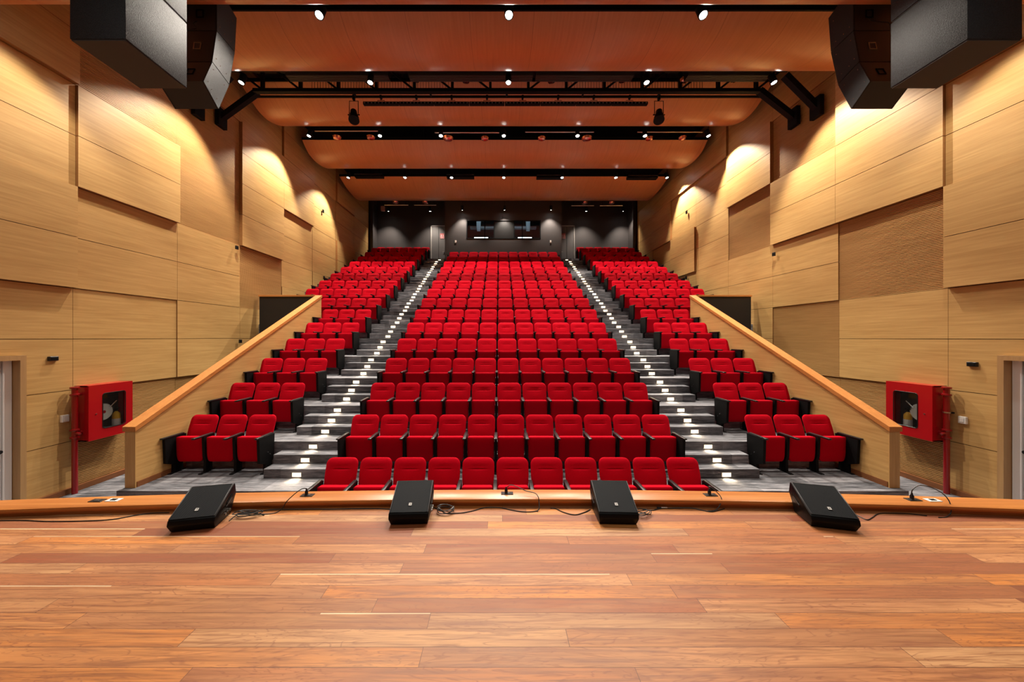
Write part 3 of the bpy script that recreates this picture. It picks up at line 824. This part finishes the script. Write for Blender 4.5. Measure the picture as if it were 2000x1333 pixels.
for xx, nm, tl in ((691, 'left', .45), (1287, 'right', -.45)):
    X = (xx-CX)/F*LY+CAMX
    t = thing('spotlight', (X, LY, pz+H), 'black theatre spotlight hanging from the pipe, at the %s end of the light bars' % nm, 'spotlight', 'spotlights under the truss')
    b = MB(); b.box(-.03, .03, -.04, .04, -.10, .04); b.cyl((0, 0, -.02), (0, 0, -.12), .015, seg=8); b.build('clamp', BLKM, t)
    b = MB(); b.tube([(-.13, 0, -.50), (-.13, 0, -.13), (.13, 0, -.13), (.13, 0, -.50)], .011); b.build('yoke', BLKM, t)
    hd = MB(); hd.lathe([(.06, -.17), (.09, -.15), (.10, -.02), (.11, .0), (.11, .10), (.14, .12), (.15, .24), (.13, .24)], seg=18, axis='y')
    o = hd.build('lamp_head', BLKM, t, True); o.location = (0, 0, -.53); o.rotation_euler = (math.radians(245), 0, tl)
    lb = MB().lathe([(.001, .225), (.125, .225), (.125, .232), (.001, .232)], seg=18, axis='y').build('lens', mat('spot_glass', (.1, .1, .11), .08), o)
    b = MB().cyl((-.17, 0, -.53), (.17, 0, -.53), .018, seg=8); b.build('pivot_knob', BLKM, t)
# pipes, boxes and reflector lamps in the dark gaps
def gap_pipe(xa, xb, y, Y, lab):
    X0 = (xa-CX)/F*Y+CAMX; X1 = (xb-CX)/F*Y+CAMX; z = (CY-y)/F*Y
    t = thing('rail', ((X0+X1)/2, Y, z+H), lab, 'rail', 'metal rails in the ceiling gaps')
    hw = (X1-X0)/2
    MB().cyl((-hw, 0, 0), (hw, 0, 0), .022, seg=8).build('pipe', STEEL, t, True)
    b = MB()
    for xx in (-hw*.8, hw*.8): b.cyl((xx, 0, 0), (xx, 0, 8.9-z), .008, seg=6)
    b.build('hanger', BLKM, t)
    return t
gap_pipe(615, 738, 256, 12.75, 'thin metal rail in the third ceiling gap, left of the hall')
gap_pipe(849, 975, 259, 12.75, 'thin metal rail in the third ceiling gap, just left of the middle')
gap_pipe(1026, 1160, 258, 12.75, 'thin metal rail in the third ceiling gap, just right of the middle')
gap_pipe(1245, 1372, 258, 12.75, 'thin metal rail in the third ceiling gap, right of the hall')
gap_pipe(751, 797, 401, 20.0, 'thin metal rail above the rear seats, outer left')
gap_pipe(809, 852, 401, 20.0, 'thin metal rail above the rear seats, inner left')
gap_pipe(1116, 1160, 402, 20.0, 'thin metal rail above the rear seats, inner right')
gap_pipe(1172, 1216, 402, 20.0, 'thin metal rail above the rear seats, outer right')
def gap_box(xa, xb, y, Y, lab):
    X0 = (xa-CX)/F*Y+CAMX; X1 = (xb-CX)/F*Y+CAMX; z = (CY-y)/F*Y
    hw = (X1-X0)/2
    t = thing('air_grille', ((X0+X1)/2, Y, z+H), lab, 'air grille', 'air grilles in the fourth ceiling gap')
    MB().box(-hw, hw, -.12, .12, 0, .13, .006, 1).build('casing', BLKM, t)
    MB().box(-hw, hw, -.135, -.12, .105, .125).build('metal_edge', STEEL, t)
    b = MB()
    for xx in (-hw*.7, hw*.7): b.cyl((xx, 0, .12), (xx, 0, 8.9-z), .008, seg=6)
    b.build('hanger', BLKM, t)
gap_box(694, 749, 347.5, 16.2, 'black box grille with a bright edge in the fourth gap, leftmost')
gap_box(873, 926, 348.5, 16.2, 'black box grille with a bright edge in the fourth gap, second from left')
gap_box(1048, 1100, 349.5, 16.2, 'black box grille with a bright edge in the fourth gap, third from left')
gap_box(1225, 1283, 350, 16.2, 'black box grille with a bright edge in the fourth gap, rightmost')
def work_lamp(x, y, Y, r, lab):
    X = (x-CX)/F*Y+CAMX; z = (CY-y)/F*Y
    t = thing('reflector_lamp', (X, Y, z+H), lab, 'lamp', 'small copper coloured reflector lamps in the ceiling gaps')
    MB().lathe([(r*.35, -.06), (r*.8, -.04), (r, .03), (r*.97, .03), (r*.75, -.03), (r*.3, -.045)], seg=14).build('reflector', PINKG, t)
    MB().cyl((0, 0, -.04), (0, 0, .12), .03, seg=8).cyl((0, 0, .12), (0, 0, 8.9-z), .008, seg=6).build('stem', BLKM, t)
for (x, y, Y, r, lab) in ((658, 269, 13.0, .16, 'leftmost in the third gap'), (724, 269, 13.0, .16, 'second from left in the third gap'),
        (875, 271, 13.0, .20, 'third from left in the third gap'), (947, 271, 13.0, .15, 'left of middle in the third gap'),
        (1058, 271, 13.0, .15, 'right of middle in the third gap'), (1146, 271, 13.0, .2, 'third from right in the third gap'),
        (1268, 271, 13.0, .14, 'second from right in the third gap'), (1333, 270, 13.0, .14, 'rightmost in the third gap'),
        (812, 155, 9.52, .12, 'leftmost behind the truss'), (910, 157, 9.52, .12, 'second from left behind the truss'), (1077, 157, 9.52, .12, 'in the middle behind the truss'), (1216, 156, 9.52, .12, 'third from right behind the truss'),
        (1337, 156, 9.52, .12, 'second from right behind the truss'), (1434, 156, 9.52, .10, 'rightmost behind the truss'),
        (773, 396, 19.9, .2, 'outer left above the rear seats'), (831, 396, 19.9, .2, 'inner left above the rear seats'),
        (1142, 397, 19.9, .2, 'inner right above the rear seats'), (1194, 397, 19.9, .2, 'outer right above the rear seats')):
    work_lamp(x, y, Y, r, 'small copper coloured reflector lamp, '+lab)
X = (748-CX)/F*20+CAMX; z = (CY-408)/F*20
t = thing('junction_box', (X, 20.0, z+H), 'small pinkish box hanging beside a rail above the rear left seats', 'box')
MB().box(-.11, .11, -.06, .06, -.14, .14, .01, 1).build('case', mat('box_pink', (.35, .24, .22), .5), t)
MB().cyl((0, 0, .14), (0, 0, 8.9-z), .01, seg=6).build('hanger', BLKM, t)

# ------------------------------------------------------------------ loudspeakers hung over the stage edge
def sub_stack(x0, x1, side):
    s = -1 if side == 'left' else 1; inner = x1 if s < 0 else x0
    for k, (lab, z0, z1) in enumerate((('lower', 3.272, 4.125), ('upper', 4.135, 4.72))):
        cx = (x0+x1)/2
        t = thing('bass_loudspeaker', (cx, 4.12, z0+H), '%s of the two big square black loudspeakers hung at the %s' % (lab, side), 'loudspeaker', 'large square hanging loudspeakers')
        hw = (x1-x0)/2; h = z1-z0
        MB().box(-hw, hw, -.37, .37, .012, h, .008, 2).build('cabinet', SUBM, t, True)
        MB().box(-hw+.01, hw-.01, -.36, .36, 0, .0125).build('underside', UNDER, t)
        b = MB(); b.box(-.16, .02, -.376, -.366, h*.55, h*.80, .003, 1); b.build('rear_plate', BLKM, t)
        b = MB(); b.tube([(-.13, -.376, h*.62), (-.13, -.42, h*.64), (-.02, -.42, h*.64), (-.02, -.376, h*.62)], .01); b.build('handle', BLKM, t)
    b = MB(); b.box(-hw, hw, -.35, -.31, h, h+.04); b.box(-hw, hw, .0, .04, h, h+.04)
    b.build('flying_bracket', BLKM, t)
sub_stack(-4.93, -4.316, 'left'); sub_stack(4.932, 5.535, 'right')
def line_array(side, inner, wd):
    s = -1 if side == 'left' else 1
    rear = [(5.18, 5.17), (5.18, 4.66), (5.097, 4.12), (4.947, 3.71)]
    far = [(5.57, 5.22), (5.53, 4.63), (5.415, 4.02), (5.213, 3.488)]
    names = ['top', 'middle', 'bottom']
    for i in range(3):
        g = .006
        pts = [(rear[i][0], rear[i][1]-g), (far[i][0], far[i][1]-g), (far[i+1][0], far[i+1][1]+g), (rear[i+1][0], rear[i+1][1]+g)]
        if i == 0: pts.insert(1, (5.36, 5.30))
        cx, cy, cz = inner+s*wd/2, pts[-1][0], pts[-1][1]
        t = thing('array_loudspeaker', (cx, cy, cz+H), '%s cabinet of the curved three box speaker array at the %s' % (names[i], side), 'loudspeaker', 'curved hanging speaker arrays')
        P = [(a-cy, c-cz) for a, c in pts]
        MB().prism_x(P, -wd/2+.012, wd/2-.012).build('cabinet', ARRB if i < 3 else UNDER, t)
        for sx in (-1, 1):
            MB().prism_x(P, sx*wd/2-.013, sx*wd/2+.013).build('side_panel', ARRM, t)
        # rear handle plate, tilted with the rear face
        a = Vector((0, P[0][0], P[0][1])); e = Vector((0, P[-1][0], P[-1][1])); m_ = (a+e)/2; d = (a-e).normalized(); nn = Vector((0, -d.z, d.y))
        if nn.y > 0: nn = -nn
        b = MB(); hx = Vector((1, 0, 0)); cxx = -s*wd*.12
        def q(u, v, w_): return m_+hx*(u+cxx)+d*v+nn*w_
        for (u0, u1, v0, v1) in ((-.055, .055, -.06, -.05), (-.055, .055, .05, .06), (-.055, -.045, -.06, .06), (.045, .055, -.06, .06)):
            b.face_set([q(u0, v0, 0), q(u1, v0, 0), q(u1, v1, 0), q(u0, v1, 0), q(u0, v0, .01), q(u1, v0, .01), q(u1, v1, .01), q(u0, v1, .01)],
                       [(0,3,2,1),(4,5,6,7),(0,1,5,4),(1,2,6,5),(2,3,7,6),(3,0,4,7)])
        b.build('handle_frame', STEEL if i == 1 else BLKM, t)
        b = MB()
        for (u, v) in ((.15, .2), (.15, .8), (.4, .85), (.75, .85), (.8, .2)):
            pa = Vector(P[0]).lerp(Vector(P[1] if i else P[2]), u); pb = Vector(P[-1]).lerp(Vector(P[-2]), u); pp = pa.lerp(pb, v)
            b.cyl((-s*(wd/2+.013), pp.x, pp.y), (-s*(wd/2+.017), pp.x, pp.y), .006, seg=8)
        b.build('screw', CHROME, t)
        if i == 0:
            b = MB(); b.box(-.05, .05, .20, .30, 1.14-.03, 1.17); b.cyl((0, .26, 1.15), (0, .26, 4.7), .012, seg=8)
            b.build('flying_bracket', BLKM, t)
line_array('left', -4.508, .64); line_array('right', 5.19-.02, .60)
# cables on the rear of the arrays
for s, pts in ((-1, [(-4.76, 5.13, 4.76), (-4.78, 5.10, 4.70), (-4.76, 5.12, 4.64), (-4.82, 5.0, 4.5)]), (1, [(5.34, 5.12, 4.78), (5.36, 5.10, 4.74), (5.50, 5.08, 4.70), (5.56, 5.05, 4.65), (5.6, 5.06, 4.5)])):
    o = MB().tube([(a, b_, c+H) for a, b_, c in spline(pts, 6)], .008).build('speaker_cable', BLKP)
    tag(o, 'thin black cable behind the %s hanging speaker array' % ('left' if s < 0 else 'right'), 'cable')

# ------------------------------------------------------------------ stage monitors
def monitor(X, Y, rzdeg, label, cable_side=1):
    t = thing('stage_monitor', (X, Y, 0), label, 'stage monitor', 'wedge monitors along the stage edge', math.radians(rzdeg))
    hw = .180
    prof = [(.035, 0), (.0, .066), (.012, .108), (.335, .272), (.352, .268), (.372, .17), (.315, .10), (.300, 0)]
    b = bmesh.new(); n = len(prof)
    vs = [b.verts.new((x, y, z)) for x in (-hw, hw) for y, z in prof]
    b.faces.new(vs[:n]); b.faces.new(vs[n:][::-1])
    for i in range(n): b.faces.new((vs[i], vs[(i+1) % n], vs[n+(i+1) % n], vs[n+i]))
    # narrower foot
    for v in b.verts:
        if v.co.z < .01: v.co.x *= .93
    bmesh.ops.recalc_face_normals(b, faces=b.faces)
    bmesh.ops.bevel(b, geom=list(b.edges), offset=.008, segments=2, affect='EDGES', profile=.5)
    m = MB(); me = bpy.data.meshes.new('t'); b.to_mesh(me); b.free(); m.bm.from_mesh(me); bpy.data.meshes.remove(me)
    m.build('cabinet', MONB, t, True)
    a = Vector((0, .020, .112)); e = Vector((0, .330, .2695)); d = (e-a).normalized(); nn = Vector((0, -d.z, d.y)); L = (e-a).length
    # grille in its own tilted frame
    g = MB(); g.box(-hw+.014, hw-.014, 0, L, .0, .006, .002, 1); og = g.build('grille', GRILLE, t)
    ang = math.atan2(d.z, d.y); og.location = a+nn*.001; og.rotation_euler = (ang, 0, 0)
    for sx in (-1, 1):
        orr = MB().box(sx*(hw-.013), sx*(hw-.004), 0, L, 0, .009, .003, 1).build('edge_rail', MONE, t, True); orr.location = a+nn*.001; orr.rotation_euler = (ang, 0, 0)
    # badge: dark square with a pale rotated monogram
    bd = MB().box(-.019, .019, .062, .100, .006, .009, .002, 1).build('badge', BLKP, og)
    lg = MB()
    lg.box(-.012, -.007, .068, .094, .009, .0105); lg.box(-.012, .0, .089, .094, .009, .0105); lg.box(-.012, .0, .0785, .083, .009, .0105); lg.box(-.012, .012, .068, .073, .009, .0105)
    lg.box(.006, .011, .071, .094, .009, .0105); lg.box(-.0, .011, .089, .094, .009, .0105)
    lg.build('logo', WHITEP, bd)
    # side handle recess and connector plate
    for sx in (-1, 1):
        hb = MB(); hb.prism_x([(.20, .145), (.30, .19), (.31, .16), (.21, .115)], sx*hw-.001 if sx > 0 else sx*hw-.003, sx*hw+.003 if sx > 0 else sx*hw+.001)
        hb.build('handle_recess', BLKM, t)
        hb = MB(); hb.prism_x([(.185, .12), (.28, .118+.045), (.28, .118+.038), (.185, .113)], sx*(hw+.000), sx*(hw+.005)); hb.build('handle_lip', MONE, t)
    cs = cable_side; cb = MB()
    for yy in (.16, .20, .24): cb.cyl((cs*hw, yy, .06), (cs*(hw+.012), yy, .06), .012, seg=10)
    cb.build('connector', STEEL, t)
    return t
monitor(-2.905, 2.98, 13.0, 'black wedge stage monitor turned inwards, leftmost of the four')
monitor(-1.03, 3.075, 3.0, 'black wedge stage monitor left of the middle, beside a coiled cable')
monitor(.870, 3.075, -2.0, 'black wedge stage monitor right of the middle, between two cable tangles', 1)
monitor(2.75, 3.0, -15, 'black wedge stage monitor turned inwards, rightmost of the four')

# ------------------------------------------------------------------ cables on the stage
CAB = mat('cable_rubber', (.012, .012, .012), .4)
R = .0045
def cable(px, label, r=R, k=6):
    pts = []
    for p in px:
        z = p[2] if len(p) > 2 else r
        pts.append(onplane(p[0], p[1], z))
    o = MB().tube(spline(pts, k), r, 6).build('cable', CAB, None, True)
    tag(o, label, 'cable', 'black cables on the stage'); return o
cable([(-40, 1018), (40, 1017), (95, 1019), (170, 1018), (220, 1015), (265, 1007), (295, 1003), (330, 1002)], 'thin black cable curving along the stage floor at far left')
def kerb_cable(P, label, r=R):
    o = MB().tube(spline([Vector(p) for p in P], 6), r, 6).build('cable', CAB, None, True)
    tag(o, label, 'cable', 'black cables on the stage')
def plug(x, label):
    y = curb_y(x, 3.53); t = thing('plug', (x-.01, y, .098), label, 'plug', 'plugs in the kerb sockets')
    MB().lathe([(.016, 0), (.016, .03), (.009, .042), (.006, .06)], seg=10).build('plug_body', BLKP, t, True)
plug(-2.17, 'black plug standing in the kerb socket right of the leftmost monitor')
plug(-.13, 'black plug standing in the kerb socket at the middle of the stage')
plug(1.95, 'black plug standing in the kerb socket left of the rightmost monitor')
plug(3.90, 'black plug standing in the kerb socket right of the rightmost monitor')
kerb_cable([(-2.18, 3.49, .155), (-2.20, 3.46, .17), (-2.24, 3.42, .15), (-2.30, 3.36, .09), (-2.33, 3.33, .03), (-2.38, 3.30, R), (-2.48, 3.28, R), (-2.58, 3.30, R), (-2.66, 3.33, R), (-2.72, 3.27, R), (-2.71, 3.16, R)],
           'black cable from the left kerb plug looping down to the leftmost monitor')
def tangle(cx, cy, rx, ry, turns, seed, label, zl_=R):
    random.seed(seed); pts = []
    for i in range(turns*8+1):
        a = i/8*2*PI; k = 1+(.28*math.sin(a*.37+seed) if seed else .05*math.sin(a*.3))
        j = 1 if seed else .15
        pts.append((cx+rx*k*math.cos(a)+j*random.uniform(-.01, .01), cy+ry*k*math.sin(a*(1.03 if seed else 1))+j*random.uniform(-.008, .008), zl_+.004*(i % 5)+.0012*i))
    o = MB().tube(spline(pts, 4), .004, 6).build('cable', CAB, None, True); tag(o, label, 'cable', 'black cables on the stage')
tangle(-2.60, 3.25, .11, .035, 4, 2, 'tangled black cable heap right of the leftmost monitor')
cable([(500, 1001), (530, 996), (560, 995.5), (600, 995), (650, 995), (700, 994), (740, 994), (772, 996)], 'black cable lying along the kerb between the two left monitors')
tangle(-.735, 3.335, .078, .065, 4, 0, 'neatly coiled black cable beside the second monitor from left')
cable([(846, 992), (858, 996), (872, 1003), (890, 1003), (905, 1002), (925, 998), (948, 992), (975, 992), (1000, 997), (1020, 1000), (1040, 1000), (1050, 998)], 'black cable on the floor between the two middle monitors')
kerb_cable([(.155, 3.33, R), (.18, 3.355, .02), (.185, 3.40, .06), (.18, 3.43, .10), (.15, 3.47, .12), (.06, 3.50, .13), (-.02, 3.52, .16), (-.09, 3.53, .175), (-.13, 3.53, .155)],
           'black cable arching over the kerb to the middle plug')
cable([(1075, 993), (1085, 994), (1100, 1001), (1122, 1006), (1140, 1002), (1153, 996)], 'short black cable running into the left side of the third monitor')
tangle(1.16, 3.27, .07, .04, 3, 4, 'small black cable tangle right of the third monitor')
cable([(1255, 996), (1275, 997), (1290, 994), (1320, 993), (1350, 993), (1375, 998), (1390, 1000), (1405, 997), (1415, 994)], 'black cable lying along the kerb between the two right monitors')
kerb_cable([(1.83, 3.34, R), (1.92, 3.355, .01), (1.99, 3.39, .06), (2.01, 3.42, .10), (1.99, 3.47, .14), (1.96, 3.51, .165), (1.945, 3.53, .155)], 'black cable dropping from the right plug over the kerb')
t = thing('cable_connector', (onplane(1297, 994).x, onplane(1297, 994).y, .009), 'silver and black inline cable connector on the floor right of third monitor', 'connector')
MB().cyl((-.03, 0, 0), (.03, 0, 0), .008, seg=10).build('connector_body', STEEL, t, True); MB().cyl((-.07, 0, 0), (-.03, 0, 0), .009, seg=10).build('sleeve', BLKP, t, True)
cable([(1668, 1004), (1680, 1010), (1694, 1016), (1704, 1011), (1716, 1004), (1740, 1003), (1775, 1004), (1810, 1008)], 'black cable leaving the right side of the rightmost monitor')
kerb_cable([(3.93, 3.22, R), (4.02, 3.23, R), (4.10, 3.26, .03), (4.15, 3.30, .08), (4.16, 3.33, .13), (4.13, 3.36, .18), (4.04, 3.38, .225), (3.95, 3.39, .23), (3.90, 3.395, .19), (3.89, 3.397, .15)],
           'black cable looping high above the kerb from the rightmost plug')

# ------------------------------------------------------------------ wall fittings
def wall_item(s, Y, z, x): return (s*x, Y, z+H)
def black_box(s, Y, z, x, w_, h_, label):
    t = thing('wall_box', wall_item(s, Y, z, x), label, 'wall box', 'small black wall boxes')
    MB().box(-s*.0, -s*.05, -w_/2, w_/2, -h_/2, h_/2, .006, 1).build('case', BLKP, t)
    MB().box(-s*.05, -s*.055, -w_*.35, w_*.35, -h_*.3, h_*.3, .002, 1).build('cover', BLKM, t)
def yl(x, X=8.31): return F*(X+CAMX)/(CX-x)
def yr(x, X=8.31): return F*(X-CAMX)/(x-CX)
Y = yl(101); black_box(-1, Y, (CY-701)/F*Y, 8.31, .13, .08, 'black box on the left wall above the white switch')
Y = yr(1902); black_box(1, Y, (CY-712)/F*Y, 8.31, .13, .08, 'black box on the right wall above the white switch')
for (s, x, y, xx, lab) in ((-1, 461, 484, 8.225, 'tiny black box on the left wall under the ribbed panel'), (-1, 630, 413, 8.27, 'tiny black box high on the rear part of the left wall'),
        (-1, 632, 543, 8.225, 'tiny black box low on the left wall beside the rear seats'), (-1, 468, 667, 8.225, 'tiny black box on the left wall just above the balustrade'),
        (1, 1513, 497, 8.225, 'tiny black box on the right wall under the overhanging panel'), (1, 1342, 415, 8.25, 'tiny black box high on the rear part of the right wall'),
        (1, 1341, 543, 8.225, 'tiny black box low on the right wall beside the rear seats')):
    Y = yl(x, xx) if s < 0 else yr(x, xx)
    black_box(s, Y, (CY-y)/F*Y, xx, .09, .075*Y/10+.03, lab)
for (s, x, y, lab) in ((-1, 124, 818, 'white square light switch on the left wall beside the hose cabinet'), (1, 1883, 821, 'white square light switch on the right wall beside the hose cabinet')):
    Y = yl(x) if s < 0 else yr(x); z = (CY-y)/F*Y
    t = thing('light_switch', wall_item(s, Y, z, 8.31), lab, 'switch')
    MB().box(0, -s*.045, -.055, .055, -.065, .065, .008, 2).build('switch_box', WHITEP, t)
    MB().box(-s*.045, -s*.052, -.03, .03, -.04, .04, .004, 1).build('rocker', WHITEP, t)

# fire hose cabinets
for s, nm in ((-1, 'left'), (1, 'right')):
    t = thing('fire_hose_cabinet', (s*8.34, 6.9, -1.98+H), 'red wall cabinet with glazed door holding hose and yellow extinguisher, %s wall' % nm, 'fire cabinet')
    y0, y1 = -.40, .38; h = 1.06; dep = .31; sx = -s     # +sx = out of the wall
    b = MB(); b.box(0, sx*.02, y0, y1, 0, h); b.box(0, sx*(dep-.03), y0, y0+.02, 0, h); b.box(0, sx*(dep-.03), y1-.02, y1, 0, h)
    b.box(0, sx*(dep-.03), y0, y1, 0, .02); b.box(0, sx*(dep-.03), y0, y1, h-.02, h); b.build('cabinet_body', REDM, t)
    MB().box(sx*.021, sx*.024, y0+.02, y1-.02, .02, h-.02).build('inner_lining', mat('cabinet_lining', (.02, .004, .004), .6), t)
    # door: frame with a rounded window opening
    oy0, oy1, oz0, oz1 = -.17, .24, .19, .88; rr = .045; xo, xi = sx*dep, sx*(dep-.03)
    outer = [(y0, 0), (y1, 0), (y1, h), (y0, h)]
    inner = []
    for (cy_, cz_, a0) in ((oy0+rr, oz0+rr, 180), (oy1-rr, oz0+rr, 270), (oy1-rr, oz1-rr, 0), (oy0+rr, oz1-rr, 90)):
        for k in range(6):
            a = math.radians(a0+k*18); inner.append((cy_+rr*math.cos(a), cz_+rr*math.sin(a)))
    m = MB(); k_ = len(inner)//4
    cn = [(y0, 0), (y1, 0), (y1, h), (y0, h)]
    pin, pout = [], []
    for c_ in range(4):                       # inner corner arc c_ fans out to the door's corner c_
        for k in range(k_): pin.append(inner[c_*k_+k]); pout.append(cn[c_])
    q = len(pin)
    for i in range(q):
        j = (i+1) % q; A, B_, Cc, Dd = pin[i], pin[j], pout[j], pout[i]
        pts4 = [A, B_, Cc] if Cc == Dd else [A, B_, Cc, Dd]
        for X_ in (xo, xi): m.face_set([(X_, *p) for p in pts4], [tuple(range(len(pts4)))])
        m.face_set([(xo, *A), (xo, *B_), (xi, *B_), (xi, *A)], [(0, 1, 2, 3)])
        if Cc != Dd: m.face_set([(xo, *Dd), (xo, *Cc), (xi, *Cc), (xi, *Dd)], [(0, 1, 2, 3)])
    bmesh.ops.remove_doubles(m.bm, verts=m.bm.verts, dist=1e-5)
    dr = m.build('cabinet_door', REDM, t)
    MB().tube([(sx*(dep+.002), *p) for p in inner], .007, 6, True).build('window_gasket', BLKP, dr)
    MB().box(sx*(dep-.02), sx*(dep-.016), oy0-.01, oy1+.01, oz0-.01, oz1+.01).build('window_glass', GLASS, dr)
    MB().cyl((sx*dep, -.28, .50), (sx*(dep+.012), -.28, .50), .012, seg=12).build('lock', STEEL, dr, True)
    # inside: hose reel and extinguisher (things of their own)
    e = thing('fire_extinguisher', (s*8.34-s*.14, 7.12 if s < 0 else 7.03, -1.98+.02+H), 'yellow fire extinguisher inside the red cabinet on the %s wall' % nm, 'extinguisher')
    MB().lathe([(.05, 0), (.062, .01), (.064, .34), (.058, .38), (.03, .415), (.018, .43)], seg=18).build('cylinder', YEL, e, True)
    MB().cyl((0, 0, .43), (0, 0, .48), .014, seg=10).box(-.012, .012, -.05, .05, .48, .495).box(-.01, .01, -.06, .0, .51, .525).build('valve', BLKM, e)
    MB().lathe([(.0652, .10), (.0652, .28), (.0645, .28), (.0645, .10)], seg=18).build('paper_label', WHITEP, e)
    hr = thing('fire_hose', (s*8.34-s*.10, 6.90 if s < 0 else 6.84, -1.98+.48+H), 'rolled white fire hose inside the red cabinet on the %s wall' % nm, 'hose')
    b = MB(); b.lathe([(.03, -.035), (.16, -.035), (.17, -.02), (.17, .02), (.16, .035), (.03, .035)], seg=28, axis='x'); b.build('hose_roll', WHITEP, hr, True)
    MB().cyl((-s*.04, .10, .08), (-s*.07, .20, .20), .018, .012, seg=10).build('nozzle', CHROME, hr, True)
    MB().cyl((s*.04, 0, 0), (-s*.045, 0, 0), .03, seg=10).build('hub', REDM, hr, True)
    # riser pipe
    PYp = 6.40; px_ = s*8.17
    t = thing('fire_riser_pipe', (px_, PYp, GF+H), 'red vertical fire pipe with clamps and valve beside the %s hose cabinet' % nm, 'pipe')
    top_ = -.93-GF
    MB().cyl((0, 0, 0), (0, 0, top_), .041, seg=20).build('pipe', REDP, t, True)
    for zz in (top_-.01, top_-.14, top_-.80, top_-.94):
        MB().lathe([(.046, -.02), (.062, -.016), (.066, 0), (.062, .016), (.046, .02)], (0, 0, zz), 18).cyl((-.07, 0, zz), (.07, 0, zz), .013, seg=8).build('coupling', REDP, t, True)
    MB().cyl((0, 0, top_-.14), (0, .14, top_-.14), .028, seg=12).cyl((0, 0, top_-.87), (0, .10, top_-.87), .04, seg=14).build('branch', REDP, t, True)
    MB().cyl((-s*.03, .0, top_-.86), (-s*.10, -.0, top_-.88), .03, .022, seg=12).build('valve_cap', REDP, t, True)
    if s > 0:
        MB().lathe([(.047, -.012), (.052, -.012), (.052, .012), (.047, .012)], (0, 0, top_-.47), 18).build('steel_clamp', STEEL, t, True)
        MB().cyl((0, 0, top_-.48), (.14, -.0, top_-.48), .015, seg=8).build('wall_anchor', BLKM, t, True)
print('objects', len(bpy.data.objects))
